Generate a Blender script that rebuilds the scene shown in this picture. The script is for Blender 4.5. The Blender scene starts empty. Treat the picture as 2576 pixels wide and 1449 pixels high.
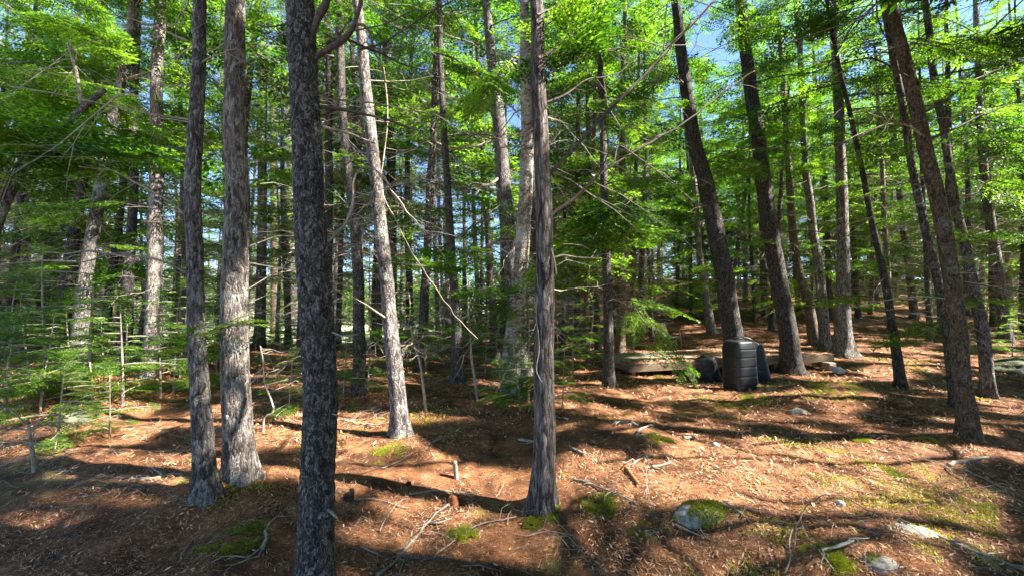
import bpy, math, random
import numpy as np
from mathutils import Vector

SC = bpy.context.scene
COL = SC.collection
R = math.radians
random.seed(7)
rng = np.random.default_rng(7)

# ------------------------------------------------------------------ camera, sky, sun, exposure
CAM_Z, FPX, PITCH = 1.6, 1000.0, R(2.03)
cam_d = bpy.data.cameras.new('camera')
cam = bpy.data.objects.new('camera', cam_d); COL.objects.link(cam)
cam.location = (0, 0, CAM_Z); cam.rotation_euler = (R(90) + PITCH, 0, 0)
cam_d.sensor_width = 36.0; cam_d.lens = 36.0 * FPX / 2576.0
cam_d.clip_start = 0.05; cam_d.clip_end = 2000
SC.camera = cam

SUN_AZ = math.atan2(1.0, -0.2)      # clockwise from +Y: from the right, a little behind the camera
SUN_EL = R(44)
SUN = np.array([math.cos(SUN_EL) * math.sin(SUN_AZ), math.cos(SUN_EL) * math.cos(SUN_AZ), math.sin(SUN_EL)])
w = bpy.data.worlds.new('World'); SC.world = w; w.use_nodes = True
nt = w.node_tree
sky = nt.nodes.new('ShaderNodeTexSky'); sky.sky_type = 'NISHITA'; sky.sun_disc = False
sky.sun_elevation = SUN_EL; sky.sun_rotation = SUN_AZ; sky.air_density = 0.75; sky.dust_density = 0.0; sky.ozone_density = 4.0
bg = nt.nodes['Background']; bg.inputs['Strength'].default_value = 0.07
nt.links.new(sky.outputs[0], bg.inputs['Color'])
sun_d = bpy.data.lights.new('sun', 'SUN'); sun_d.energy = 5.0; sun_d.angle = R(0.55); sun_d.color = (1.0, 0.955, 0.89)
sun = bpy.data.objects.new('sun', sun_d); COL.objects.link(sun)
sun.rotation_euler = Vector(-SUN).to_track_quat('-Z', 'Y').to_euler()
SC.view_settings.view_transform = 'Standard'; SC.view_settings.look = 'None'
SC.view_settings.exposure = 2.8; SC.view_settings.gamma = 1.0
SC.cycles.max_bounces = 7; SC.cycles.diffuse_bounces = 3; SC.cycles.transmission_bounces = 4
SC.cycles.glossy_bounces = 2; SC.cycles.transparent_max_bounces = 4

# ------------------------------------------------------------------ noise and picture geometry
def _h(ix, iy, iz, s):
    n = (ix.astype(np.int64) * 374761393 + iy.astype(np.int64) * 668265263 + iz.astype(np.int64) * 2147483647 + s * 974634777) & 0x7fffffff
    n = ((n ^ (n >> 13)) * 1274126177) & 0x7fffffff
    n = ((n ^ (n >> 16)) * 69069) & 0x7fffffff
    return (n & 0xffff) / 65535.0
def vn(x, y, z=0.0, s=0):
    x, y, z = np.broadcast_arrays(np.asarray(x, float), np.asarray(y, float), np.asarray(z, float))
    ix, iy, iz = np.floor(x), np.floor(y), np.floor(z)
    fx, fy, fz = x - ix, y - iy, z - iz
    fx, fy, fz = [f * f * (3 - 2 * f) for f in (fx, fy, fz)]
    r = 0
    for a in (0, 1):
        for b in (0, 1):
            for c in (0, 1):
                r = r + (fx if a else 1 - fx) * (fy if b else 1 - fy) * (fz if c else 1 - fz) * _h(ix + a, iy + b, iz + c, s)
    return r * 2 - 1
def fbm(x, y, z=0.0, s=0, o=3):
    return sum(vn(x * 2 ** k, y * 2 ** k, z * 2 ** k, s + k) * 0.5 ** k for k in range(o))
def sst(a, b, x):
    t = np.clip((np.asarray(x, float) - a) / (b - a), 0, 1); return t * t * (3 - 2 * t)

CP, SP = math.cos(PITCH), math.sin(PITCH)
def ray(X, Y):
    u, v = (X - 1288.0) / FPX, -(Y - 724.5) / FPX
    return np.array([u, CP - SP * v, SP + CP * v])
def at(X, Y, d):                      # point of the photograph (2576 px wide) at the forward distance d
    r = ray(X, Y); return np.array([0, 0, CAM_Z]) + r * (d / r[1])
def project(P):
    P = np.atleast_2d(P); x, y, z = P[:, 0], P[:, 1], P[:, 2] - CAM_Z
    f = CP * y + SP * z; u = -SP * y + CP * z
    f2 = np.where(f > 0.05, f, np.nan)
    return 1288 + FPX * x / f2, 724.5 - FPX * u / f2, f
BUMPS = []                            # x, y, radius x, radius y, height
def gz(x, y):
    x = np.asarray(x, float); y = np.asarray(y, float)
    z = 0.075 * np.clip(y - 8, 0, 60) * sst(1, 13, x)
    z = z + 0.02 * np.clip(y - 16, 0, 60) * sst(-3, 3, x)
    z = z - 0.09 * np.clip(y - 14, 0, 18) * sst(-2, -9, x)
    f = sst(0.5, 3.0, np.hypot(x, y))
    z = z + f * (0.12 * vn(x / 3.1, y / 3.1, 0, 3) + 0.05 * vn(x / 1.1, y / 1.1, 0, 4)) + 0.028 * vn(x / 0.42, y / 0.42, 0, 5) + 0.015 * vn(x / 0.15, y / 0.15, 0, 6) + 0.006 * vn(x / 0.06, y / 0.06, 0, 7)
    for bx, by, rx, ry, h in BUMPS:
        z = z + h * np.exp(-((x - bx) / rx) ** 2 - ((y - by) / ry) ** 2)
    return z
def gp(X, Y):                          # where the ray through a picture point meets the ground
    r = ray(X, Y); o = np.array([0, 0, CAM_Z]); T = 0.8 * 1.012 ** np.arange(390); P = o + r * T[:, None]
    k = int(np.argmax(P[:, 2] < gz(P[:, 0], P[:, 1]))) or 389; a, b = T[k - 1], T[k]
    for _ in range(2):
        T = np.linspace(a, b, 32); P = o + r * T[:, None]; k = int(np.argmax(P[:, 2] < gz(P[:, 0], P[:, 1]))) or 31; a, b = T[k - 1], T[k]
    return o + r * b
for X, Y, rx, ry, h in ((190, 1040, .8, .6, .30), (1700, 985, .9, .5, .10), (2060, 985, .8, .45, .16), (1960, 1010, .5, .4, .08), (1180, 1060, .8, .5, -.08),
                        (1755, 1290, .3, .25, .05), (2120, 1400, .5, .3, .07), (300, 1150, .8, .4, .06), (1500, 1110, .6, .3, .05), (640, 1220, .5, .3, .05),
                        (480, 1250, .35, .25, .05), (1365, 1275, .4, .3, .06), (2430, 1110, .5, .4, .06)):
    p = gp(X, Y); BUMPS.append((p[0], p[1], rx, ry, h))

# ------------------------------------------------------------------ mesh building
class Soup:
    def __init__(s): s.v = []; s.q = []; s.n = 0
    def add(s, v, q):
        if len(v) == 0: return
        s.v.append(np.asarray(v, np.float32)); s.q.append(np.asarray(q, np.int64) + s.n); s.n += len(v)
    def mesh(s, name, mat, smooth=False):
        me = bpy.data.meshes.new(name)
        if s.n == 0: return me
        v = np.concatenate(s.v); me.vertices.add(len(v)); me.vertices.foreach_set('co', v.ravel())
        q = np.concatenate([x.reshape(-1, 4) for x in s.q]); tri = q[:, 3] == q[:, 2]
        cnt = np.where(tri, 3, 4); mask = np.ones(q.shape, bool); mask[tri, 3] = False
        li = q[mask]; st = np.concatenate([[0], np.cumsum(cnt)[:-1]])
        me.loops.add(len(li)); me.loops.foreach_set('vertex_index', li.astype(np.int32))
        me.polygons.add(len(q)); me.polygons.foreach_set('loop_start', st.astype(np.int32))
        me.polygons.foreach_set('loop_total', cnt.astype(np.int32))
        me.polygons.foreach_set('use_smooth', np.full(len(q), smooth))
        if mat: me.materials.append(mat)
        me.update(calc_edges=True); return me
def link(name, me, parent=None, loc=None):
    o = bpy.data.objects.new(name, me); COL.objects.link(o)
    if parent: o.parent = parent
    if loc is not None: o.location = [float(c) for c in loc]
    return o
def tag(o, label, cat, group=None, kind=None):
    o['label'] = label; o['category'] = cat
    if group: o['group'] = group
    if kind: o['kind'] = kind
    return o
def thing(name, label, cat, loc=(0, 0, 0), group=None, rz=0):
    o = link(name, None, None, loc); o.rotation_euler[2] = rz; return tag(o, label, cat, group)

def resample(P, step, extra=None):
    P = np.asarray(P, float); seg = np.linalg.norm(np.diff(P[:, :3], axis=0), axis=1); s = np.concatenate([[0], np.cumsum(seg)])
    n = max(2, int(s[-1] / step) + 1); t = np.linspace(0, s[-1], n)
    # smooth (Catmull-Rom) in every column
    k = np.clip(np.searchsorted(s, t, 'right') - 1, 0, len(P) - 2)
    u = ((t - s[k]) / np.maximum(s[k + 1] - s[k], 1e-9))[:, None]
    p0, p1, p2, p3 = P[np.maximum(k - 1, 0)], P[k], P[k + 1], P[np.minimum(k + 2, len(P) - 1)]
    return 0.5 * (2 * p1 + (p2 - p0) * u + (2 * p0 - 5 * p1 + 4 * p2 - p3) * u ** 2 + (3 * p1 - p0 - 3 * p2 + p3) * u ** 3)
def frames(P):
    T = np.gradient(P, axis=0); T /= np.linalg.norm(T, axis=1)[:, None] + 1e-12
    up = np.array([0, 1, 0.13]) if abs(T[0, 1]) < 0.8 else np.array([1, 0, 0.1])
    U = up - T * (T @ up)[:, None]; U /= np.linalg.norm(U, axis=1)[:, None] + 1e-9
    return T, U, np.cross(T, U)
def tube(S, P, r, n=5, cap=True, mod=None):
    P = np.asarray(P, float); r = np.broadcast_to(np.asarray(r, float), (len(P),))
    T, U, V = frames(P); a = np.arange(n) * 2 * math.pi / n
    rr = r[:, None] * (1 if mod is None else mod(P, a))
    v = P[:, None, :] + rr[..., None] * (np.cos(a)[None, :, None] * U[:, None, :] + np.sin(a)[None, :, None] * V[:, None, :])
    m = len(P); i = np.arange(m - 1)[:, None] * n; j = np.arange(n)[None, :]; j2 = (j + 1) % n
    q = np.stack([i + j, i + j2, i + n + j2, i + n + j], -1).reshape(-1, 4)
    v = v.reshape(-1, 3)
    if cap:
        v = np.concatenate([v, P[-1:] + T[-1:] * r[-1] * 0.5, P[:1] - T[:1] * r[0] * 0.3]); k = m * n; jj = np.arange(n); e = (m - 1) * n
        t1 = np.stack([e + jj, e + (jj + 1) % n, np.full(n, k), np.full(n, k)], -1)
        t2 = np.stack([(jj + 1) % n, jj, np.full(n, k + 1), np.full(n, k + 1)], -1)
        q = np.concatenate([q, t1, t2])
    S.add(v, q)
def box(S, c, sz, rz=0, jit=0.0, rx=0, ry=0):
    s = np.array([[-1, -1, -1], [1, -1, -1], [1, 1, -1], [-1, 1, -1], [-1, -1, 1], [1, -1, 1], [1, 1, 1], [-1, 1, 1]]) * np.array(sz) / 2
    if jit: s = s + rng.normal(0, jit, s.shape)
    S.add(rot(s, rz, rx, ry) + np.array(c), [[0, 3, 2, 1], [4, 5, 6, 7], [0, 1, 5, 4], [1, 2, 6, 5], [2, 3, 7, 6], [3, 0, 4, 7]])
def rot(v, rz=0, rx=0, ry=0):
    for a, (i, j) in ((rx, (1, 2)), (ry, (2, 0)), (rz, (0, 1))):
        if a:
            c, s = math.cos(a), math.sin(a); w = v.copy(); w[:, i] = c * v[:, i] - s * v[:, j]; w[:, j] = s * v[:, i] + c * v[:, j]; v = w
    return v

# ------------------------------------------------------------------ materials
def mat(name):
    m = bpy.data.materials.new(name); m.use_nodes = True; t = m.node_tree
    b = t.nodes['Principled BSDF']; b.inputs['Specular IOR Level'].default_value = 0.25
    return m, t, b
def N(t, typ, **kw):
    n = t.nodes.new(typ)
    for k, v in kw.items():
        if k.startswith('i_'): n.inputs[k[2:].replace('_', ' ')].default_value = v
        else: setattr(n, k, v)
    return n
def ramp(t, fac, stops, interp='LINEAR'):
    n = t.nodes.new('ShaderNodeValToRGB'); r = n.color_ramp; r.interpolation = interp
    while len(r.elements) < len(stops): r.elements.new(0.5)
    for e, (p, c) in zip(r.elements, stops): e.position = p; e.color = (*c, 1)
    t.links.new(fac, n.inputs[0]); return n.outputs[0]
def coords(t, scale=(1, 1, 1), kind='Object'):
    c = t.nodes.new('ShaderNodeTexCoord'); m = t.nodes.new('ShaderNodeMapping'); m.inputs['Scale'].default_value = scale
    t.links.new(c.outputs[kind], m.inputs[0]); return m.outputs[0]
def noise(t, vec, scale, detail=4, rough=0.6, dist=0.0):
    n = N(t, 'ShaderNodeTexNoise', i_Scale=scale, i_Detail=detail, i_Roughness=rough, i_Distortion=dist); t.links.new(vec, n.inputs['Vector']); return n.outputs['Fac']
def vor(t, vec, scale, feature='F1', out='Distance', rnd=1.0):
    n = N(t, 'ShaderNodeTexVoronoi', feature=feature, i_Scale=scale, i_Randomness=rnd); t.links.new(vec, n.inputs['Vector']); return n.outputs[out]
def math2(t, op, a, b=None, clamp=False):
    n = N(t, 'ShaderNodeMath', operation=op, use_clamp=clamp)
    for k, x in enumerate((a, b)):
        if x is None: continue
        if isinstance(x, (int, float)): n.inputs[k].default_value = x
        else: t.links.new(x, n.inputs[k])
    return n.outputs[0]
def mix(t, fac, a, b, blend='MIX'):
    n = N(t, 'ShaderNodeMix', data_type='RGBA', blend_type=blend)
    for k, x in ((0, fac), (6, a), (7, b)):
        if isinstance(x, (int, float)): n.inputs[k].default_value = x
        elif isinstance(x, tuple): n.inputs[k].default_value = (*x, 1)
        else: t.links.new(x, n.inputs[k])
    return n.outputs[2]
def bump(t, b, h, strength, dist):
    n = N(t, 'ShaderNodeBump', i_Strength=strength, i_Distance=dist); t.links.new(h, n.inputs['Height']); t.links.new(n.outputs[0], b.inputs['Normal'])
def bark(name, dark, mid, light, lichen=(0.42, 0.45, 0.36), lich=0.60, cell=34, stretch=0.34, fibre=0.5, bs=0.8, moss=0.0, fiss=0.6):
    m, t, b = mat(name)
    oi = N(t, 'ShaderNodeObjectInfo')
    v = coords(t, (1, 1, stretch)); v1 = coords(t, (1, 1, 0.10)); v0 = coords(t)
    warp = N(t, 'ShaderNodeVectorMath', operation='ADD'); nn = N(t, 'ShaderNodeTexNoise', i_Scale=22.0, i_Detail=4.0); t.links.new(v, nn.inputs[0])
    sc = N(t, 'ShaderNodeVectorMath', operation='SCALE', i_Scale=0.09); t.links.new(nn.outputs['Color'], sc.inputs[0])
    t.links.new(v, warp.inputs[0]); t.links.new(sc.outputs[0], warp.inputs[1])
    cells = vor(t, warp.outputs[0], cell); crack = vor(t, warp.outputs[0], cell, 'DISTANCE_TO_EDGE')
    col = N(t, 'ShaderNodeTexVoronoi', i_Scale=float(cell)); t.links.new(warp.outputs[0], col.inputs['Vector'])
    fib = noise(t, v1, 60, 5, 0.75, 0.8); big = noise(t, v0, 3.2, 3); fine = noise(t, v0, 120, 3, 0.7)
    tone = math2(t, 'ADD', math2(t, 'MULTIPLY', fib, 0.55), math2(t, 'MULTIPLY', fine, 0.35))
    rc = N(t, 'ShaderNodeSeparateColor'); t.links.new(col.outputs['Color'], rc.inputs[0])
    tone = math2(t, 'ADD', tone, math2(t, 'MULTIPLY', math2(t, 'SUBTRACT', rc.outputs[0], 0.5), 0.30))
    c = ramp(t, tone, [(0.28, dark), (0.45, mid), (0.66, light)])
    edge = ramp(t, crack, [(0.0, (0.30, 0.30, 0.30)), (0.12, (0.7, 0.7, 0.7)), (0.25, (1, 1, 1))])
    c = mix(t, 0.7, c, edge, 'MULTIPLY')
    fis = ramp(t, noise(t, coords(t, (1, 1, .16)), 34, 4, 0.6, 1.2), [(0.36, (0.35, 0.33, 0.33)), (0.47, (1, 1, 1))])
    c = mix(t, fiss, c, fis, 'MULTIPLY')
    lm = math2(t, 'ADD', math2(t, 'MULTIPLY', big, 0.55), math2(t, 'MULTIPLY', noise(t, v0, 55, 4, 0.7), 0.45))
    lf = ramp(t, lm, [(lich - 0.05, (0, 0, 0)), (lich + 0.07, (.8, .8, .8))])
    c = mix(t, lf, c, lichen)
    if moss:
        g = N(t, 'ShaderNodeSeparateXYZ'); t.links.new(v0, g.inputs[0])
        mz = math2(t, 'SUBTRACT', moss, math2(t, 'ADD', g.outputs[2], math2(t, 'MULTIPLY', noise(t, v0, 9), 0.9)))
        c = mix(t, ramp(t, mz, [(0.0, (0, 0, 0)), (0.15, (1, 1, 1))]), c, (0.09, 0.12, 0.02))
    br = math2(t, 'ADD', math2(t, 'MULTIPLY', oi.outputs['Random'], 0.4), 0.8)
    hs = N(t, 'ShaderNodeHueSaturation'); t.links.new(br, hs.inputs['Value']); t.links.new(c, hs.inputs['Color'])
    t.links.new(hs.outputs[0], b.inputs['Base Color']); b.inputs['Roughness'].default_value = 0.9
    h = math2(t, 'ADD', math2(t, 'MULTIPLY', crack, 2.2), math2(t, 'MULTIPLY', fib, fibre * 2)); h = math2(t, 'ADD', h, math2(t, 'MULTIPLY', fine, 0.4))
    bump(t, b, h, bs, 0.02); return m
def leafmat(name, stops, trans=0.55, tcol=1.6, tint=(1.05, 1.2, 0.36)):
    m = bpy.data.materials.new(name); m.use_nodes = True; t = m.node_tree; t.nodes.clear()
    out = N(t, 'ShaderNodeOutputMaterial'); g = N(t, 'ShaderNodeNewGeometry'); oi = N(t, 'ShaderNodeObjectInfo')
    big = noise(t, coords(t), 1.1, 2)
    f = math2(t, 'ADD', math2(t, 'MULTIPLY', g.outputs['Random Per Island'], 0.5), math2(t, 'MULTIPLY', big, 0.5))
    f = math2(t, 'ADD', f, math2(t, 'MULTIPLY', math2(t, 'SUBTRACT', oi.outputs['Random'], 0.5), 0.40))
    c = ramp(t, f, stops)
    d = N(t, 'ShaderNodeBsdfPrincipled'); d.inputs['Roughness'].default_value = 0.42; d.inputs['Specular IOR Level'].default_value = 0.35; t.links.new(c, d.inputs['Base Color'])
    tr = N(t, 'ShaderNodeBsdfTranslucent'); t.links.new(mix(t, 1.0, c, tuple(tcol * x for x in tint), 'MULTIPLY'), tr.inputs['Color'])
    mx = N(t, 'ShaderNodeMixShader'); mx.inputs[0].default_value = trans
    t.links.new(d.outputs[0], mx.inputs[1]); t.links.new(tr.outputs[0], mx.inputs[2]); t.links.new(mx.outputs[0], out.inputs[0]); return m
def flat(name, stops, rough=0.85, scale=30, bs=0.3, bd=0.005, spec=0.25, island=False, stretch=(1, 1, 1), kind='Object'):
    m, t, b = mat(name); v = coords(t, stretch, kind)
    f = noise(t, v, scale, 5, 0.65)
    if island:
        g = N(t, 'ShaderNodeNewGeometry'); f = math2(t, 'ADD', math2(t, 'MULTIPLY', g.outputs['Random Per Island'], 0.75), math2(t, 'MULTIPLY', f, 0.25))
    t.links.new(ramp(t, f, stops), b.inputs['Base Color']); b.inputs['Roughness'].default_value = rough; b.inputs['Specular IOR Level'].default_value = spec
    if bs: bump(t, b, noise(t, v, scale * 2.5, 4), bs, bd)
    return m
M = {}
M['spruce'] = bark('spruce_bark', (0.028, 0.024, 0.020), (0.115, 0.097, 0.083), (0.42, 0.38, 0.34), lich=0.66, cell=75, stretch=0.55, fiss=.35)
M['dark'] = bark('dark_bark', (0.03, 0.025, 0.021), (0.10, 0.083, 0.070), (0.26, 0.225, 0.19), lich=0.66, cell=60, stretch=.5, fiss=.5)
M['grey'] = bark('grey_bark', (0.055, 0.045, 0.038), (0.19, 0.16, 0.14), (0.44, 0.39, 0.35), lich=0.60, cell=48, stretch=0.35, fiss=.8)
M['pale'] = bark('pale_bark', (0.07, 0.055, 0.045), (0.25, 0.205, 0.17), (0.52, 0.45, 0.39), lichen=(0.46, 0.46, 0.42), lich=0.585, cell=44, stretch=0.3, fiss=.85)
M['cedar'] = bark('fibrous_bark', (0.045, 0.034, 0.027), (0.16, 0.125, 0.10), (0.40, 0.34, 0.30), lich=0.64, cell=40, stretch=0.16, fibre=1.0, moss=0.3, fiss=.8)
M['orange'] = bark('orange_brown_bark', (0.055, 0.037, 0.022), (0.19, 0.135, 0.085), (0.34, 0.265, 0.19), lichen=(0.30, 0.32, 0.25), lich=0.60, cell=60, stretch=0.5, fiss=.3)
M['birch'] = bark('peeling_bark', (0.10, 0.06, 0.035), (0.36, 0.27, 0.18), (0.62, 0.56, 0.48), lichen=(0.6, 0.58, 0.54), lich=0.52, cell=16, stretch=1.8, fibre=0.2)
M['twig'] = flat('dead_twig', [(0.3, (0.15, 0.115, 0.09)), (0.7, (0.42, 0.35, 0.28))], scale=8, bs=0)
M['palewood'] = flat('pale_dead_wood', [(0.3, (0.15, 0.115, 0.08)), (0.55, (0.29, 0.235, 0.175)), (0.75, (0.46, 0.40, 0.32))], scale=25, stretch=(1, 1, .4))
M['limb'] = flat('limb_bark', [(0.3, (0.04, 0.03, 0.024)), (0.7, (0.15, 0.115, 0.09))], scale=40)
G0 = [(0.2, (0.024, 0.068, 0.010)), (0.45, (0.062, 0.135, 0.014)), (0.7, (0.15, 0.24, 0.022))]
M['leaf'] = leafmat('conifer_needles', G0)
M['leaf_far'] = leafmat('far_needles', [(0.2, (0.022, 0.055, 0.014)), (0.45, (0.060, 0.125, 0.020)), (0.7, (0.15, 0.23, 0.035))])
M['leaf_lime'] = leafmat('young_needles', [(0.2, (0.035, 0.09, 0.012)), (0.45, (0.085, 0.165, 0.02)), (0.7, (0.19, 0.28, 0.04))], trans=0.55)
M['moss'] = leafmat('moss', [(0.2, (0.10, 0.11, 0.010)), (0.45, (0.20, 0.21, 0.016)), (0.75, (0.34, 0.34, 0.03))], trans=0.3)
M['needles'] = flat('fallen_needles', [(0.1, (0.07, 0.022, 0.009)), (0.35, (0.24, 0.09, 0.035)), (0.6, (0.42, 0.21, 0.105)), (0.82, (0.70, 0.43, 0.25))], island=True, scale=3, bs=0)
M['leaves'] = flat('fallen_leaves', [(0.15, (0.10, 0.038, 0.018)), (0.4, (0.33, 0.155, 0.07)), (0.78, (0.66, 0.42, 0.25))], island=True, scale=3, bs=0)
M['darkrock'] = flat('shaded_mossy_stone', [(0.3, (0.03, 0.03, 0.02)), (0.5, (0.07, 0.075, 0.045)), (0.7, (0.13, 0.14, 0.09))], scale=9, bs=0.8, bd=0.02)  # mossy stone darkened, the shade on the boulder put into its colour
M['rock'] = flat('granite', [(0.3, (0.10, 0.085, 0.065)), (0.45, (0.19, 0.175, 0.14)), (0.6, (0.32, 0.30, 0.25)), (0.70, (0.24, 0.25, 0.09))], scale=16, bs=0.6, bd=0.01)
M['deck'] = flat('weathered_board', [(0.3, (0.10, 0.085, 0.05)), (0.45, (0.22, 0.16, 0.10)), (0.6, (0.34, 0.28, 0.21)), (0.75, (0.42, 0.36, 0.28))], scale=7, stretch=(0.6, 3, 3))
M['beam'] = flat('beam_wood', [(0.3, (0.10, 0.07, 0.04)), (0.7, (0.25, 0.18, 0.11))], scale=9, stretch=(0.3, 3, 3))
M['black'] = flat('black_plastic', [(0.3, (0.008, 0.008, 0.009)), (0.6, (0.017, 0.017, 0.017)), (0.75, (0.05, 0.045, 0.04))], rough=0.45, scale=7, bs=0.15, spec=0.5)
M['black_sheen'] = flat('sunlit_black_plastic', [(0.3, (0.022, 0.022, 0.024)), (0.6, (0.05, 0.05, 0.052)), (0.75, (0.13, 0.12, 0.11))], rough=0.4, scale=7, bs=0.15, spec=0.5)  # black plastic made lighter, the sun sheen put into its colour
M['rust'] = flat('rotten_wood', [(0.3, (0.12, 0.04, 0.015)), (0.7, (0.42, 0.17, 0.06))], scale=20, bs=0.6)
M['rot'] = flat('black_rotten_wood', [(0.3, (0.01, 0.008, 0.007)), (0.7, (0.05, 0.035, 0.025))], scale=30, bs=0.6)
M['conc'] = flat('concrete', [(0.3, (0.30, 0.28, 0.27)), (0.7, (0.48, 0.45, 0.43))], scale=20)
M['metal'] = flat('dull_metal_tube', [(0.3, (0.28, 0.2, 0.15)), (0.7, (0.42, 0.34, 0.27))], rough=0.4, bs=0)
def ground_mat():
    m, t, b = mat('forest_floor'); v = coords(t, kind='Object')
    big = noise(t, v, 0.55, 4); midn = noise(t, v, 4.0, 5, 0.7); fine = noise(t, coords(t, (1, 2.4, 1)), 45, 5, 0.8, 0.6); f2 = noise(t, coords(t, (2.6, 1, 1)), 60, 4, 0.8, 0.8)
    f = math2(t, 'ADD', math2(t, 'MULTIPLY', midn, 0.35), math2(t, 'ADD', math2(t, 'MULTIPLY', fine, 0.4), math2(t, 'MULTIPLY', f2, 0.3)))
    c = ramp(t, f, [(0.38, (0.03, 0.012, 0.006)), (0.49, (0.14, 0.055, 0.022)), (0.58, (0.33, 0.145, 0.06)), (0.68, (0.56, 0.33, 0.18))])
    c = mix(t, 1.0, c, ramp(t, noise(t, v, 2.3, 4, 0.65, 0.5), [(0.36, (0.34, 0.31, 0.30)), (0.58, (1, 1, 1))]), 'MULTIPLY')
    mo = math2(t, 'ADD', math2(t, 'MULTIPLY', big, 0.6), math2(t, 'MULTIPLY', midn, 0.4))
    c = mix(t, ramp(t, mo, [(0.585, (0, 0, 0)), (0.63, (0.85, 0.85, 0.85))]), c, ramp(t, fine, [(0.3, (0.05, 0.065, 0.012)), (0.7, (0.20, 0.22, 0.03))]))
    sx = N(t, 'ShaderNodeSeparateXYZ'); t.links.new(v, sx.inputs[0])
    # the open clearing past the trees is pale dry grass
    k = math2(t, 'MULTIPLY', math2(t, 'SUBTRACT', sx.outputs[1], 24.0), 0.15, True); k = math2(t, 'MULTIPLY', k, math2(t, 'MULTIPLY', math2(t, 'ADD', math2(t, 'MULTIPLY', sx.outputs[0], -1.0), -4.0), 0.2, True))
    c = mix(t, k, c, ramp(t, fine, [(0.3, (0.34, 0.36, 0.20)), (0.7, (0.62, 0.60, 0.44))]))
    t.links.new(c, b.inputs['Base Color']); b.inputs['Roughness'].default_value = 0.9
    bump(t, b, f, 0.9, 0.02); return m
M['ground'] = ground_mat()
# ------------------------------------------------------------------ ground
def build_ground():
    ys = np.concatenate([np.arange(-30, 0, 1.5), np.arange(0, 1.6, .15), 1.6 + np.cumsum(0.02 * 1.0125 ** np.arange(400))])
    ys = ys[ys < 160]; ys = np.append(ys, [200, 300, 600])
    u = np.linspace(-1, 1, 301); Vv = []
    side = np.array([.04, .1, .2, .35, .6, 1.0])
    for y in ys:
        half = max(3.4, min(max(y, 0), 200) * 1.5 + 1.5); out = max(45, half * 1.3, 900 if y > 190 else 0)
        x = u * half; e = half + side * (out - half); x = np.concatenate([-e[::-1], x, e]); Vv.append(np.stack([x, np.full_like(x, y), gz(x, y)], -1))
    n = len(x); V = np.concatenate(Vv); m = len(ys); i = np.arange(m - 1)[:, None] * n; j = np.arange(n - 1)[None, :]; S = Soup()
    S.add(V, np.stack([i + j, i + j + 1, i + n + j + 1, i + n + j], -1).reshape(-1, 4))
    o = link('ground', S.mesh('ground', M['ground'], True)); o['kind'] = 'structure'
build_ground()

# ------------------------------------------------------------------ conifer sprays
def kites(C, D, L, W, up):             # leaflets: centre base C, direction D, length L, width W
    n = len(C); D = D / (np.linalg.norm(D, axis=1)[:, None] + 1e-9)
    Sd = np.cross(D, up); Sd /= np.linalg.norm(Sd, axis=1)[:, None] + 1e-9
    L = L[:, None]; W = W[:, None]
    a = C; b = C + D * L * .4 + Sd * W * .5; c = C + D * L; d = C + D * L * .4 - Sd * W * .5
    v = np.stack([a, b, c, d], 1).reshape(-1, 3); q = np.arange(4 * n).reshape(-1, 4); return v, q
def spray_tpl(seed, nsec=13, nleaf=7, fat=1.0):
    r = np.random.default_rng(seed); C = []; D = []; L = []; W = []
    for k in range(nsec):
        t = 0.10 + 0.88 * k / (nsec - 1)
        for s in (-1, 1):
            l = 0.42 * math.sin(math.pi * min(1, (0.18 + 0.82 * t))) ** 0.8 * r.uniform(.7, 1.15) + .05
            if r.random() < .08: continue
            a = s * (R(58) + r.normal(0, .12)) * (1 - .35 * t)
            d = np.array([math.cos(a), math.sin(a), 0]); o = np.array([t, 0, -.10 * t * t])
            m = max(2, int(nleaf * l / .42))
            for i in range(m):
                u = (i + .3) / m; p = o + d * l * u + np.array([0, 0, -.16 * (l * u) ** 2 + r.normal(0, .006)])
                for ss in (-1, 1):
                    aa = a + ss * R(52) * (1 - .4 * u) + r.normal(0, .18)
                    C.append(p); D.append((math.cos(aa), math.sin(aa), r.normal(-.05, .22))); L.append(.085 * r.uniform(.7, 1.25) * (1 - .35 * u) * fat); W.append(.030 * r.uniform(.8, 1.3) * fat)
            C.append(o + d * l * .9); D.append((d[0], d[1], -.15)); L.append(.09 * fat); W.append(.03 * fat)
    C = np.array(C); D = np.array(D); up = np.tile([0, 0, 1.0], (len(C), 1)) + r.normal(0, .35, (len(C), 3))
    return kites(C, D, np.array(L), np.array(W), up)
TPL = {'hi': [spray_tpl(s, 13, 7, 1.0) for s in range(5)], 'mid': [spray_tpl(20 + s, 9, 5, 1.5) for s in range(5)], 'lo': [spray_tpl(40 + s, 6, 4, 2.1) for s in range(5)]}
def put_spray(S, lod, o, d, size, r, roll=None, width=1.0):
    v, q = TPL[lod][r.integers(5)]
    d = d / np.linalg.norm(d); up = np.array([0, 0, 1.0]); s = np.cross(up, d); s /= np.linalg.norm(s) + 1e-9; u = np.cross(d, s)
    a = r.normal(0, .30) if roll is None else roll; s2 = s * math.cos(a) + u * math.sin(a); u2 = np.cross(d, s2)
    S.add(o + size * (v[:, :1] * d + v[:, 1:2] * s2 * width + v[:, 2:] * u2), q)
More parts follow.
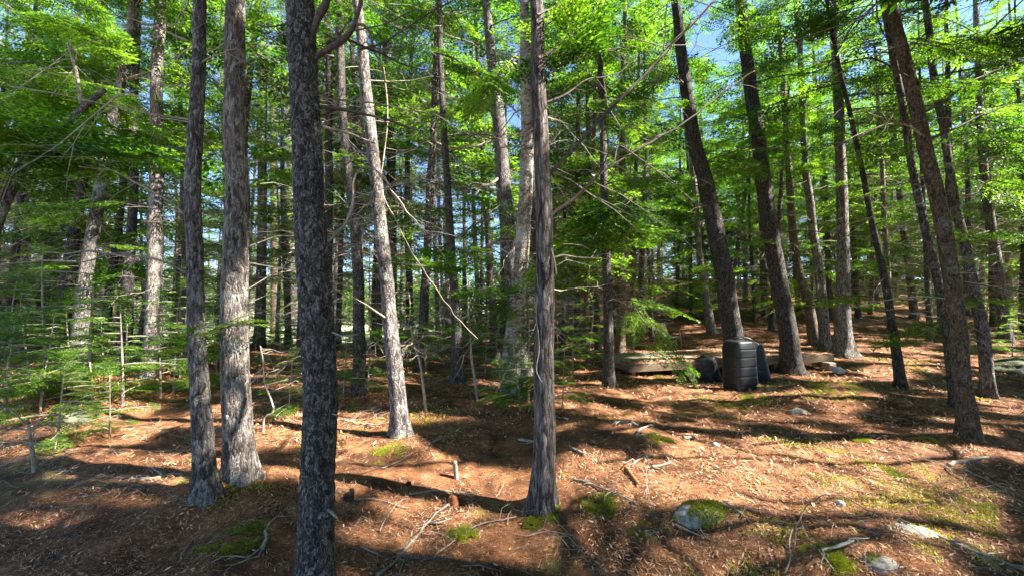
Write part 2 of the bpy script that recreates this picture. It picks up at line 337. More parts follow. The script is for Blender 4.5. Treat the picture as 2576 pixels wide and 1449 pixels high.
def bough(S, ST, o, az, el, L, lod, r, droop=.35, dens=1.0, start=.25, width=1.0, off=None, thin=1.0):
    """one live bough: a drooping stem with flat sprays on both sides"""
    n = 6; t = np.linspace(0, 1, n); h = np.array([math.cos(az), math.sin(az), 0])
    bend = r.normal(0, .12)
    P = o + np.outer(t * L * math.cos(el), h) + np.outer((t * math.sin(el) - droop * t * t * .5) * L, [0, 0, 1]) + np.outer(bend * t * t * L, [-h[1], h[0], 0])
    if ST is not None: tube(ST, P, np.linspace(.012, .003, n) * max(.6, L / 1.5) * thin + .002, 3, False)
    k = max(2, int((3.0 + 2.2 * L) * dens)); sz = L * .42
    for i in range(k):
        tt = start + (1 - start) * (i + r.uniform(-.3, .3)) / k; tt = min(max(tt, 0.05), 1)
        p = P[0] + 0; idx = tt * (n - 1); a = int(min(idx, n - 2)); p = P[a] + (P[a + 1] - P[a]) * (idx - a); T = P[a + 1] - P[a]; T = T / np.linalg.norm(T)
        for s in (-1, 1):
            if r.random() < .12: continue
            ang = s * (R(55) + r.normal(0, .15)); c, sn = math.cos(ang), math.sin(ang)
            d = np.array([T[0] * c - T[1] * sn, T[0] * sn + T[1] * c, T[2] * .6 - .12 + r.normal(0, .1)])
            z_ = sz * (1.15 - .5 * tt) * r.uniform(.75, 1.15)
            if off is not None and blocked(off + p + d * z_ * .5, z_ * .42): continue
            put_spray(S, lod, p, d, z_, r, width=width)
    if off is None or not blocked(off + P[-1], sz * .42): put_spray(S, lod, P[-2], P[-1] - P[-2], sz * .9, r, width=width)
def dead_branch(S, o, az, el, L, r, rad=.011, forks=3, n=6, wig=.06, sides=3):
    t = np.linspace(0, 1, n); h = np.array([math.cos(az), math.sin(az), 0]); sd = np.array([-h[1], h[0], 0])
    w = np.cumsum(r.normal(0, wig, n)) * L * .5; w[0] = 0; w2 = np.cumsum(r.normal(0, wig, n)) * L * .4; w2[0] = 0
    P = o + np.outer(t * L * math.cos(el), h) + np.outer(t * L * math.sin(el) - .16 * L * t * t + w2, [0, 0, 1]) + np.outer(w, sd)
    tube(S, P, np.linspace(rad, rad * .3, n), sides, False)
    for f in range(forks):
        i = r.integers(1, n - 1); a = az + r.choice([-1, 1]) * r.uniform(.4, 1.1)
        dead_branch(S, P[i], a, el + r.normal(-.05, .3), L * r.uniform(.2, .5), r, rad * .5, forks - 2 if forks > 2 else 0, 4, wig * 1.3, sides)

# ------------------------------------------------------------------ where the sun comes through
LIT = []                               # points the sun reaches, with a radius
LIT_E = [(250, 1168, 240, 17), (110, 1235, 120, 20), (80, 1300, 90, 28), (300, 1265, 120, 13), (350, 1105, 120, 20), (455, 1070, 50, 22), (655, 1000, 60, 26), (685, 1085, 50, 45),
         (640, 935, 70, 14), (250, 965, 60, 8), (360, 985, 60, 8), (905, 1060, 60, 18), (905, 1125, 60, 26), (970, 1195, 90, 12), (1190, 1225, 130, 26), (1250, 1185, 60, 14), (1080, 1040, 60, 8), (700, 1180, 40, 12),
         (880, 1350, 26, 10), (1005, 1395, 40, 16), (1120, 1405, 50, 12), (1250, 1420, 40, 14), (1080, 1290, 14, 6), (930, 1420, 20, 8), (1180, 1370, 20, 10),
         (1450, 1235, 45, 26), (1485, 1360, 55, 36), (1600, 1250, 120, 50), (1700, 1195, 170, 26), (1790, 1290, 110, 45), (1890, 1180, 150, 20), (2100, 1200, 180, 26), (2000, 1290, 80, 24),
         (2300, 1200, 160, 26), (2450, 1240, 110, 24), (2180, 1122, 130, 9), (2050, 1025, 70, 9), (1960, 1022, 60, 10), (1800, 1003, 110, 8), (1640, 1082, 90, 14), (2110, 975, 70, 7),
         (2520, 1020, 50, 8), (2535, 1120, 50, 5), (2340, 1290, 70, 10), (2085, 1375, 45, 18), (1700, 1130, 50, 8), (1560, 1045, 60, 8), (1700, 890, 110, 8), (2060, 892, 50, 5), (1620, 950, 60, 5),
         (2300, 930, 30, 5), (1900, 850, 90, 6), (1750, 860, 80, 6), (2200, 850, 60, 6), (2240, 1060, 60, 6), (1400, 1420, 60, 20), (1880, 1420, 60, 12)]
_r = np.random.default_rng(15)
for _ in range(60): LIT_E.append((_r.uniform(1420, 2560), _r.uniform(950, 1150), _r.uniform(20, 70), _r.uniform(2.5, 6)))
for _ in range(45): LIT_E.append((_r.uniform(1600, 2560), _r.uniform(840, 945), _r.uniform(20, 60), _r.uniform(2, 4)))
for _ in range(30): LIT_E.append((_r.uniform(0, 1250), _r.uniform(900, 1150), _r.uniform(20, 60), _r.uniform(2.5, 6)))
for _ in range(60): LIT_E.append((_r.uniform(860, 2500), _r.uniform(1290, 1447), _r.uniform(14, 42), _r.uniform(5, 13)))
def build_lit():
    for X, Y, rx, ry in LIT_E:
        c = gp(X, Y); a = gp(X, Y + ry)[1]; b = gp(X, Y - ry)[1]; hx = rx / FPX * c[1]
        nx = max(1, int(hx / .14)); ny = max(1, int((b - a) / .28))
        for i in range(-nx, nx + 1):
            for j in range(-ny, ny + 1):
                if (i / (nx + .5)) ** 2 + (j / (ny + .5)) ** 2 > 1: continue
                x = c[0] + i * hx / (nx + .5); y = c[1] + j * (b - a) / 2 / (ny + .5)
                if vn(x * 3.2, y * 4.6, 0, 88) > .10: LIT.append((x, y, float(gz(x, y)), .06))
def lit_px(X, Y, d, r): p = at(X, Y, d); LIT.append((*p, r))
build_lit()
_r = np.random.default_rng(9)
for _ in range(620):                   # small dapples strewn over the rest of the floor
    _y = 2.0 * math.exp(_r.random() * math.log(8)); _x = _r.uniform(-1.3, 1.3) * _y; _X, _Y, _f = project(np.array([_x, _y, 0.0]))
    if (_X[0] < 740 and _Y[0] > 1285) or (1050 < _X[0] < 1320 and 1045 < _Y[0] < 1180): continue
    LIT.append((_x, _y, float(gz(_x, _y)), _r.uniform(.0, .07) * min(2.2, max(1, _y / 4))))
GRID = {}
_b1 = np.cross(SUN, [0, 0, 1.0]); _b1 /= np.linalg.norm(_b1); _b2 = np.cross(SUN, _b1)
def blocked(c, rad):
    """True where a spray at c would shade a place the photograph shows in the sun"""
    if not GRID:
        for p in LIT:
            q = np.array(p[:3]); u, v = q @ _b1, q @ _b2; k = (int(u // .8), int(v // .8)); GRID.setdefault(k, []).append((u, v, q @ SUN, p[3]))
        for k in GRID: GRID[k] = np.array(GRID[k])
    u, v, t = c @ _b1, c @ _b2, c @ SUN; i0, j0 = int(u // .8), int(v // .8)
    for i in (i0 - 1, i0, i0 + 1):
        for j in (j0 - 1, j0, j0 + 1):
            g = GRID.get((i, j))
            if g is not None and np.any((t - g[:, 2] > .25) & (np.hypot(g[:, 0] - u, g[:, 1] - v) < g[:, 3] + rad)): return True
    return False
def in_view(p, m=60):
    X, Y, f = project(p); return bool(f[0] > .1 and -m < X[0] < 2576 + m and -m < Y[0] < 1449 + m)

# ------------------------------------------------------------------ the trees one can tell apart
class Trunk:
    def __init__(s, pts, d, H):
        P = [[*at(X, Y, d), wd * d / FPX / 2 / math.hypot(1, (X - 1288) / FPX)] for X, Y, wd in pts]
        P = np.array(P); g = P[0] - P[1]; k = (float(gz(P[0, 0], P[0, 1])) - .12 - P[0, 2]) / (g[2] if abs(g[2]) > 1e-6 else -1)
        P = np.vstack([P[0] + g * min(max(k, 0), 2), P]) if P[0, 2] > gz(P[0, 0], P[0, 1]) - .1 else P
        a, b = P[-3] if len(P) > 3 else P[0], P[-1]; dr = (b - a)[:3] / max(b[2] - a[2], .1); top = b.copy()
        if H > b[2] + .5:
            for f in (.35, .7, 1.0):
                z = b[2] + (H - b[2]) * f; q = np.append(b[:3] + dr * (z - b[2]) * (1 - .3 * f), max(b[3] * (1 - .85 * f), .02)); P = np.vstack([P, q])
        s.P = P; s.H = P[-1, 2]; s.d = d
    def at(s, z):
        return np.array([np.interp(z, s.P[:, 2], s.P[:, k]) for k in range(4)])
def make_trunk(T, name, m, parent, base, n, step, amp, kz, flare, seed, kr=9.0):
    Q = resample(T.P, step); P = Q[:, :3] - base; r = np.maximum(Q[:, 3], .01); z0 = float(gz(base[0], base[1])) - base[2]
    # the trunk never grows perfectly straight
    P[:, 0] += .012 * vn(P[:, 2] * 1.7, seed, 0, 1) * np.clip(P[:, 2], 0, 1); P[:, 1] += .03 * vn(P[:, 2] * .9, seed, 5, 2)
    def mod(P_, a):
        R_ = r[:, None] * kr * 3; x = np.cos(a)[None, :] * R_; y = np.sin(a)[None, :] * R_; z = P_[:, 2:3] * kz
        b = vn(x, y, z, seed) * .6 + vn(x * 2.2, y * 2.2, z * 2.2, seed + 1) * .4
        ridge = 1 - 2 * np.abs(b)
        lump = vn(np.cos(a)[None, :] * 1.2, np.sin(a)[None, :] * 1.2, P_[:, 2:3] * 1.6, seed + 3)
        hh = np.clip(P_[:, 2:3] - z0, 0, 9)
        fl = flare * np.exp(-hh / .14) * (.65 + .5 * np.cos(a * 4 + seed)[None, :] + .3 * np.cos(a * 7 + seed * 2)[None, :])
        return 1 + amp * (ridge - .3) + .05 * lump + fl
    S = Soup(); tube(S, P, r, n, True, mod); return link(name, S.mesh(name, m, True), parent)

NAMED = {}
def tree(key, pts, mat_, label, d=None, H=13.0, crown=6.0, Lmax=1.7, nd=20, zdead=(1.2, 6.5), lod='mid', flare=.35, amp=.05, kz=14, n=None, step=None, cat='tree', dens=1.0, group=None, leaf='leaf', deadL=(.4, 1.5), low=0):
    r = np.random.default_rng(abs(hash(key)) % 1 + sum(map(ord, key)) * 13)
    if d is None: d = float(gp(pts[0][0], pts[0][1])[1])
    T = Trunk(pts, d, H); bx, by = T.P[0, 0], T.P[0, 1]; base = np.array([bx, by, float(gz(bx, by))])
    E = thing('conifer_tree' if cat == 'tree' else cat.replace(' ', '_'), label, cat, base, group)
    near = d < 5.5
    n = n or (56 if near else 28 if d < 9 else 16); step = step or (.022 if near else .06 if d < 9 else .14)
    make_trunk(T, 'trunk', M[mat_], E, base, n, step, amp if near else amp * .8, kz, flare, sum(map(ord, key)) % 97)
    for i in range(nd):
        z = r.uniform(*zdead); p = T.at(z); az = r.uniform(0, 2 * math.pi); L = r.uniform(*deadL)
        if near and math.sin(az) < -.3: az = -az         # few branches reach towards the path
        S = Soup(); dead_branch(S, p[:3] - base + np.array([math.cos(az), math.sin(az), 0]) * p[3] * .7, az, r.normal(.05, .25), L, r, r.uniform(.004, .009) if d < 9 else .008, 3 if d < 12 else 2)
        link('dead_branch', S.mesh('dead_branch', M['twig' if r.random() < .75 else 'palewood']), E)
    for i in range(low):
        z = r.uniform(1.3, crown + .5); p = T.at(z); az = r.uniform(0, 6.28); L = r.uniform(.6, 1.5) * (1.25 if d > 8 else 1); S = Soup(); ST = Soup(); o = p[:3] + np.array([math.cos(az), math.sin(az), 0]) * p[3] * .6
        if near and math.sin(az) < 0: continue
        bough(S, ST, o - base, az, r.uniform(-.1, .3), L, 'mid', r, .5, dens=.8, off=base)
        if S.n: q = link('bough', S.mesh('bough', M['leaf_lime' if r.random() < .6 else 'leaf']), E); link('stem', ST.mesh('stem', M['limb']), q)
    if crown < H - 1:
        S = Soup(); ST = Soup(); z = crown
        while z < H - .2:
            p = T.at(z); f = (z - crown) / (H - crown); L = Lmax * (1 - f) ** .6 * r.uniform(.6, 1.15) + .3; az = r.uniform(0, 2 * math.pi)
            o = p[:3]; c = o + np.array([math.cos(az), math.sin(az), 0]) * L * .6
            if not (near and in_view(c, 120)):
                bough(S, ST, o - base, az, r.uniform(-.1, .35), L, lod, r, dens=dens * .8, off=base)
            z += (.20 if d < 6 else .27) / dens
        link('crown', S.mesh('crown', M[leaf]), E); link('limbs', ST.mesh('limbs', M['limb']), E)
    NAMED[key] = (E, T, base, d); return E
def px_branch(key, pts, w0, w1, m='limb', dd=0.0, forks=0, seed=1, name='branch', sides=6, twig=.3):
    """a limb of a tree followed through points of the photograph, at the tree's own distance"""
    E, T, base, d = NAMED[key]; d1 = d + dd; n = len(pts)
    P = np.array([[*(at(X, Y, d + (d1 - d) * i / (n - 1)) - base), 0] for i, (X, Y) in enumerate(pts)]); P[:, 3] = np.linspace(w0, w1, n) * d / FPX / 2
    Q = resample(P, .04); r = np.random.default_rng(seed); k = len(Q)
    Q[:, 3] *= 1 + .22 * vn(np.arange(k) * .45, seed, 3, 7)
    Q[:, :3] += np.stack([vn(np.arange(k) * .35, seed, 0, j) for j in range(3)], -1) * .012 * np.linspace(0, 1, k)[:, None]
    S = Soup(); tube(S, Q[:, :3], np.maximum(Q[:, 3], .002), sides, True)
    for f in range(forks):
        i = r.integers(max(1, k // 5), k - 1); az = r.uniform(0, 2 * math.pi)
        dead_branch(S, Q[i, :3], az, r.normal(0, .5), r.uniform(.3, 1.3) * twig * 2, r, max(Q[i, 3] * .45, .003), 2, 5, .10)
    return link(name, S.mesh(name, M[m], True), E)
def px_bough(key, a, b, leaf='leaf', droop=.25, lod='mid', seed=1, dens=.9, start=.15, n=1, spread=25, width=1.0, own_d=None):
    """a live bough between two points of the photograph (x, y, distance)"""
    E, T, base, d = NAMED[key]; r = np.random.default_rng(seed); o = None
    for i in range(n):
        j = 0 if i == 0 else spread
        A = at(a[0], a[1] + r.normal(0, j) * .6, a[2]) - base; B = at(b[0] + r.normal(0, j), b[1] + r.normal(0, j), b[2] + r.normal(0, .1) * (i > 0)) - base
        v = B - A; L = np.linalg.norm(v); az = math.atan2(v[1], v[0]); el = math.asin(v[2] / L) + droop * .5
        S = Soup(); ST = Soup(); bough(S, ST, A, az, el, L, lod, r, droop, dens, start, width)
        o = link('bough', S.mesh('bough', M[leaf]), E); link('stem', ST.mesh('stem', M['limb']), o)
    return o

# sunlit places above the ground: trunks and boughs
for Y in (150, 250, 330, 420, 470, 620, 700, 840, 900, 960, 1060, 1110, 1160): lit_px(600, Y, 3.55, .16); lit_px(615, Y + 20, 3.5, .12)
for Y in (60, 120, 620, 980, 1010, 1150, 1190): lit_px(522 if Y > 900 else 497, Y, 3.3, .13)
for Y in (120, 180, 330, 480, 900, 1000): lit_px(1385 - (1000 - Y) * .015, Y, 3.1, .10)
for X, Y in ((1000, 960), (1010, 1010), (985, 850), (975, 770)): lit_px(X, Y, 4.75, .12)
for X, Y, d in ((1860, 850, 7.2), (1780, 885, 8.0), (1795, 890, 8.0), (1805, 900, 8.0), (1800, 930, 8.0), (1680, 905, 9), (1720, 905, 9), (1640, 910, 9), (2060, 888, 10), (2030, 890, 10), (2100, 925, 9.3), (1680, 860, 12.8)): lit_px(X, Y, d, .12)
for X, Y in ((400, 700), (400, 760), (390, 860), (398, 600)): lit_px(X, Y, 8.0, .3)
for X, Y, d in ((1240, 200, 3.6), (1180, 270, 3.6), (1050, 830, 5.2), (1560, 560, 5), (1680, 780, 5.5), (1690, 900, 5.5), (520, 330, 4), (560, 810, 3.5), (1180, 730, 5.5)): lit_px(X, Y, d, .22)

tree('A', [(797, 1500, 96), (798, 1449, 92), (798, 1200, 88), (797, 1000, 86), (791, 800, 84), (785, 600, 80), (777, 400, 78), (768, 200, 74), (758, 0, 72), (750, -200, 70)],
     'spruce', 'dark scaly spruce trunk nearest the camera, crossing the whole picture height', d=2.2, H=11, crown=5.0, nd=8, zdead=(2.2, 4.5), amp=.10, kz=30, n=96, step=.014, lod='lo', dens=1.0)
tree('B', [(522, 1245, 70), (519, 1180, 58), (512, 1080, 56), (500, 960, 52), (488, 850, 48), (490, 600, 45), (495, 300, 41), (495, 0, 36), (494, -200, 34)],
     'grey', 'slim bent grey trunk, front one of the two trunks standing close together', H=12, crown=5.5, nd=18, zdead=(1.4, 5), amp=.06, kz=16, lod='lo')
tree('C', [(600, 1205, 90), (598, 1130, 80), (595, 1000, 74), (592, 850, 70), (590, 700, 68), (591, 400, 61), (594, 200, 57), (592, 0, 50), (592, -200, 47)],
     'pale', 'thick straight sunlit grey trunk just behind the slim bent one', H=13, crown=6, nd=20, zdead=(1.6, 6), amp=.06, kz=13, flare=.3, lod='lo')
tree('D', [(1362, 1275, 72), (1366, 1200, 58), (1370, 1100, 54), (1371, 900, 49), (1370, 700, 44), (1364, 400, 40), (1352, 100, 35), (1348, 0, 33), (1342, -200, 31)],
     'cedar', 'reddish stringy barked trunk with bright moss at its flared foot, standing alone mid picture', H=12, crown=5.5, nd=20, zdead=(1.5, 5), amp=.06, kz=9.0, flare=.36, lod='lo')
tree('F', [(1010, 1093, 54), (1004, 1030, 43), (995, 950, 41), (985, 850, 38), (973, 730, 35), (962, 600, 34), (945, 430, 32), (925, 250, 30), (908, 100, 27), (898, 0, 25)],
     'grey', 'leaning grey trunk right of the dark spruce, its foot on the sunlit needles', H=12, crown=7, nd=26, zdead=(1.5, 7), amp=.05, lod='mid')
tree('O', [(2440, 1095, 62), (2432, 1020, 55), (2420, 950, 52), (2400, 760, 49), (2368, 560, 45), (2335, 400, 42), (2305, 250, 39), (2275, 120, 35), (2240, 0, 33)],
     'orange', 'thick orange brown trunk with grey lichen edge, nearest one at the right side', H=13, crown=6.5, nd=22, zdead=(1.5, 6.5), amp=.035, flare=.25)
tree('G', [(903, 990, 36), (905, 850, 31), (898, 600, 27), (880, 450, 24), (865, 300, 22), (855, 100, 20), (850, 0, 18)], 'dark', 'dark upright trunk between the dark spruce and the leaning grey trunk', H=14, crown=7, nd=46, deadL=(.4, 2.1), zdead=(1.5, 7.5), low=8)
tree('H', [(1152, 962, 38), (1150, 850, 27), (1137, 650, 21), (1125, 450, 18), (1112, 250, 16), (1103, 0, 14)], 'dark', 'thin black trunk with bare side twigs right of the leaning grey trunk', H=14, crown=8, nd=46, deadL=(.4, 2.1), zdead=(1.5, 8), low=12)
tree('E', [(1314, 952, 54), (1306, 880, 48), (1290, 700, 42), (1270, 500, 38), (1255, 300, 33), (1237, 150, 26), (1222, 0, 20)], 'grey', 'smooth grey trunk crossing behind the peeling trunk, left of the mossy footed tree', H=13, crown=8, nd=46, deadL=(.4, 2.1), zdead=(1.7, 8), low=8)
tree('E2', [(1286, 940, 46), (1290, 850, 42), (1304, 740, 38), (1318, 560, 35), (1326, 350, 31), (1322, 150, 28), (1320, 0, 22)], 'birch', 'pale peeling bark trunk with ragged patches, crossing a smooth grey one', d=7.0, H=12, crown=9, nd=20, zdead=(1.7, 7), low=6)
tree('I', [(985, 880, 32), (985, 700, 27), (985, 500, 24), (978, 200, 22), (970, 0, 20)], 'dark', 'dark straight trunk just behind the upper half of the leaning grey trunk', H=15, crown=8, nd=46, deadL=(.4, 2.1), zdead=(2, 9), low=10)
tree('J', [(373, 950, 54), (384, 800, 44), (391, 600, 40), (391, 400, 37), (396, 200, 33), (402, 0, 30)], 'pale', 'pale trunk lit pinkish by the sun, left of the two close trunks', H=15, crown=8, nd=26, zdead=(1.5, 8), dens=.9, low=12)
tree('K', [(188, 950, 54), (203, 800, 44), (233, 600, 38), (262, 400, 34), (290, 250, 30), (325, 120, 28), (345, 0, 26)], 'grey', 'blue grey trunk leaning to the right over the low firs at the left', H=15, crown=8, nd=24, zdead=(1.5, 8), low=14)
tree('L', [(142, 905, 52), (155, 800, 43), (175, 650, 36), (203, 480, 30), (225, 330, 26), (250, 100, 22)], 'dark', 'broad dark trunk right behind the leaning blue grey one', H=15, crown=6, nd=22, zdead=(1.5, 8), Lmax=2.0, low=14)
tree('M', [(312, 922, 44), (318, 800, 34), (328, 600, 28), (335, 450, 24), (340, 200, 20)], 'dark', 'dark trunk with widened foot just left of the pinkish lit trunk', H=15, crown=6, nd=22, zdead=(1.5, 8), Lmax=2.0, low=12)
tree('N', [(247, 898, 36), (268, 780, 27), (290, 640, 22), (310, 500, 20), (325, 300, 17)], 'dark', 'slim dark trunk tilted right, between the blue grey leaner and the wide footed dark trunk', H=15, crown=6, nd=18, zdead=(1.5, 8), Lmax=2.0, low=10)
tree('P', [(2492, 1000, 44), (2470, 860, 37), (2430, 620, 30), (2400, 480, 26), (2360, 250, 22), (2330, 50, 20)], 'grey', 'lichen edged trunk standing right of the thick orange brown one', H=14, crown=5, nd=22, zdead=(1.3, 7), Lmax=2.0, low=16)
tree('Q', [(2402, 1022, 34), (2388, 870, 29), (2355, 700, 26), (2320, 560, 24), (2290, 420, 22), (2255, 200, 19), (2220, 0, 16)], 'dark', 'dark lichen flecked trunk hugging the left side of the thick orange brown one', H=14, crown=6, nd=22, zdead=(1.3, 7), low=12)
tree('RR', [(1992, 940, 64), (1985, 860, 52), (1972, 780, 48), (1950, 650, 45), (1920, 450, 41), (1900, 300, 37), (1880, 150, 33), (1862, 0, 29)], 'dark', 'stout dark trunk growing just in front of the low wooden deck', H=15, crown=7, nd=28, zdead=(1.5, 9), flare=.5, low=16)
tree('S', [(1855, 905, 62), (1848, 850, 55), (1835, 780, 51), (1805, 600, 45), (1770, 450, 40), (1740, 330, 35), (1717, 150, 29), (1700, 0, 24)], 'dark', 'stout leaning trunk rising behind the tall black drum', d=8.2, H=15, crown=7, nd=28, zdead=(1.7, 9), low=16)
tree('T', [(2125, 895, 62), (2121, 800, 44), (2118, 600, 34), (2114, 400, 29), (2106, 200, 25), (2098, 0, 20)], 'grey', 'blue grey trunk with spreading roots past the far end of the deck', H=16, crown=6, nd=26, zdead=(1.5, 9), flare=.6, Lmax=2.0, low=16)
tree('U', [(2076, 878, 32), (2062, 700, 26), (2035, 500, 21), (2022, 350, 18), (2010, 100, 15)], 'grey', 'slender grey trunk rising behind the deck, left of the spreading root tree', H=16, crown=6, nd=22, zdead=(1.5, 9), Lmax=2.0, low=14)
tree('V', [(2050, 868, 34), (2030, 760, 27), (2003, 650, 22), (1985, 450, 18), (1970, 200, 15)], 'orange', 'brown curved trunk behind the deck crossing the slender grey one', H=15, crown=6, nd=22, zdead=(1.5, 9), Lmax=2.0, low=14)
tree('W', [(2266, 977, 34), (2250, 850, 25), (2225, 700, 20), (2195, 550, 17), (2165, 400, 14), (2120, 200, 12)], 'dark', 'thin dark tree standing alone on the right needle slope beyond the mossy mounds', H=12, crown=5, nd=26, zdead=(1.2, 7), Lmax=1.6, low=14)
tree('X', [(1533, 972, 30), (1531, 880, 26), (1528, 700, 23), (1521, 500, 20), (1512, 200, 16)], 'dark', 'slim trunk with broken lower bark, left of the deck end', H=13, crown=5, nd=30, zdead=(1.2, 7), Lmax=1.8, leaf='leaf_lime', low=16)
tree('Y', [(1790, 838, 26), (1776, 750, 20), (1762, 650, 17), (1745, 450, 14)], 'pale', 'pale thin trunk on the far needle slope left of the drum tree', H=15, crown=5, nd=20, zdead=(1.5, 8), Lmax=2.2, low=12)
tree('Z1', [(650, 868, 28), (655, 700, 23), (658, 500, 20), (660, 200, 17)], 'grey', 'grey trunk in the gap right of the thick sunlit one', H=16, crown=8, nd=24, zdead=(1.5, 9), low=10)
tree('Z2', [(693, 858, 28), (692, 700, 24), (690, 500, 21), (686, 200, 17)], 'orange', 'reddish lit trunk, middle of three in the gap left of the dark spruce', H=16, crown=8, nd=24, zdead=(1.5, 9), low=10)
tree('Z3', [(737, 850, 30), (735, 700, 26), (733, 500, 23), (728, 200, 19)], 'grey', 'green tinged grey trunk half hidden by the dark spruce, on its left side', H=16, crown=8, nd=20, zdead=(1.5, 9), low=8)
tree('Z4', [(1248, 915, 22), (1240, 780, 19), (1228, 600, 17), (1215, 400, 15), (1205, 200, 13)], 'dark', 'narrow dark trunk left of the peeling trunk, rooted on the brown slope', H=15, crown=8, nd=20, zdead=(1.5, 9), low=12)
tree('ZL', [(-60, 760, 30), (0, 560, 30), (60, 430, 28), (125, 350, 26), (190, 288, 22), (260, 225, 16)], 'grey', 'strongly slanting grey trunk entering from the left side above the firs', d=5.5, H=4.5, crown=9, nd=10, zdead=(2.6, 4.2))

# limbs followed from the photograph
px_branch('A', [(782, 150), (800, 142), (830, 122), (865, 100), (885, 78), (893, 62), (905, 20), (912, -30)], 17, 8, dd=-.05, forks=2)
px_branch('A', [(775, 105), (790, 80), (800, 50), (822, 5), (830, -30)], 20, 14, dd=-.1)
px_branch('A', [(805, 268), (830, 272), (870, 277), (950, 295), (1010, 312), (1048, 330), (1080, 350)], 11, 3, 'limb', .3, 5, 3)
px_branch('A', [(808, 248), (850, 252), (930, 258), (1010, 272), (1060, 278)], 7, 2, 'twig', .5, 5, 4)
px_branch('A', [(812, 320), (840, 328), (875, 338), (915, 350), (945, 360)], 11, 4, 'palewood', .15, 3, 5)
px_branch('A', [(825, 608), (850, 585), (870, 562), (882, 530), (890, 495), (888, 455), (900, 432), (925, 420), (955, 432), (985, 470)], 8, 3, 'twig', .3, 6, 6)
px_branch('A', [(880, 80), (905, 60), (930, 80), (938, 115), (945, 135), (965, 165), (972, 205)], 9, 4, 'palewood', .3, 3, 7)
px_branch('A', [(875, 100), (920, 120), (965, 138), (1000, 160), (1060, 180), (1120, 195)], 7, 2, 'limb', .6, 4, 8)
px_branch('A', [(905, 125), (960, 110), (1010, 80), (1060, 45), (1110, 15), (1160, -10)], 6, 3, 'limb', .6, 4, 9)
px_branch('A', [(790, 10), (760, 40), (720, 60), (680, 65), (650, 60)], 7, 3, 'limb', .1, 3, 10)
px_branch('A', [(830, 710), (855, 712)], 5, 2, 'palewood', 0, 0, 11)
px_branch('A', [(836, 1040), (850, 1045), (872, 1052)], 5, 2, 'palewood', 0, 0, 12)
px_branch('A', [(822, 1278), (835, 1288), (848, 1300)], 9, 5, 'palewood', -.2, 0, 13)
px_branch('A', [(835, 835), (870, 846), (900, 845)], 6, 3, 'palewood', .05, 1, 14)
px_branch('B', [(472, 688), (440, 672), (400, 655), (340, 643), (280, 640), (220, 634), (150, 637)], 7, 3, 'palewood', -.3, 3, 21)
px_branch('B', [(340, 643), (300, 636), (250, 648), (200, 662), (100, 655), (0, 668)], 5, 2, 'palewood', -.3, 3, 22)
px_branch('B', [(482, 560), (450, 525), (420, 505), (380, 480), (320, 450), (280, 430), (200, 420)], 5, 2, 'twig', -.2, 4, 23)
px_branch('B', [(475, 105), (440, 90), (400, 70), (360, 60), (310, 45)], 6, 2, 'palewood', .1, 3, 24)
px_branch('B', [(505, 160), (530, 145), (580, 130), (605, 126)], 5, 2, 'twig', 0, 2, 25)
px_branch('B', [(500, 995), (510, 975), (515, 960)], 10, 8, 'palewood', -.12, 0, 26)
px_branch('C', [(610, 190), (580, 185), (565, 187)], 5, 2, 'palewood', -.2, 1, 27)
px_branch('D', [(1375, 445), (1400, 420), (1435, 385), (1470, 345), (1500, 312), (1570, 240), (1620, 192), (1700, 100), (1760, 45), (1800, 0), (1850, -50)], 12, 7, 'limb', .4, 12, 31, twig=.6)
px_branch('D', [(1380, 548), (1400, 530), (1440, 503), (1480, 465), (1520, 430), (1600, 380), (1650, 350), (1700, 322), (1760, 280), (1830, 225), (1900, 180)], 10, 4, 'limb', .5, 12, 32, twig=.6)
px_branch('D', [(1370, 260), (1420, 240), (1480, 200), (1540, 190), (1600, 150)], 6, 2, 'limb', .4, 6, 33)
px_branch('D', [(1376, 190), (1440, 150), (1520, 130), (1600, 120)], 5, 2, 'limb', .3, 6, 34)
px_branch('D', [(1348, 300), (1350, 420), (1352, 480), (1362, 540), (1375, 590), (1392, 650), (1398, 690)], 6, 3, 'palewood', -.1, 2, 35)
px_branch('D', [(1382, 640), (1360, 720), (1350, 790), (1358, 860), (1350, 930), (1362, 960)], 4, 2, 'twig', -.12, 3, 36)
px_branch('E', [(1262, 440), (1240, 460), (1215, 468), (1170, 470)], 9, 4, 'palewood', -.6, 3, 41)
px_branch('E', [(1250, 345), (1200, 368), (1120, 378), (1080, 390)], 7, 2, 'palewood', -.7, 4, 42)
px_branch('E', [(1258, 602), (1220, 625), (1180, 640), (1130, 665), (1060, 690)], 9, 3, 'palewood', -.9, 6, 43)
px_branch('E', [(1240, 552), (1200, 562), (1160, 590), (1120, 615)], 8, 3, 'palewood', -.8, 4, 44)
px_branch('E', [(1268, 775), (1230, 790), (1195, 820), (1165, 850)], 5, 2, 'palewood', -.5, 1, 45)
px_branch('F', [(965, 170), (975, 300), (960, 470), (1000, 560), (1040, 640), (1100, 730), (1150, 800), (1200, 850)], 4, 2, 'twig', .2, 5, 51)
px_branch('F', [(975, 470), (1010, 510), (1030, 540), (1080, 590)], 4, 2, 'twig', .1, 4, 52)
px_branch('F', [(985, 810), (940, 780), (890, 748), (840, 728)], 5, 2, 'palewood', -.5, 1, 53)
px_branch('ZL', [(205, 262), (200, 230), (190, 180), (183, 150), (170, 110)], 10, 4, 'palewood', 0, 9, 61, twig=.5)
px_branch('K', [(320, 200), (350, 190), (380, 182)], 8, 4, 'palewood', -.1, 2, 62)
px_branch('O', [(2340, 350), (2400, 325), (2450, 300), (2520, 270), (2600, 240)], 7, 3, 'limb', .2, 6, 63)
px_branch('O', [(2330, 350), (2290, 320), (2240, 312), (2190, 330), (2160, 350)], 6, 2, 'palewood', -.2, 4, 64)
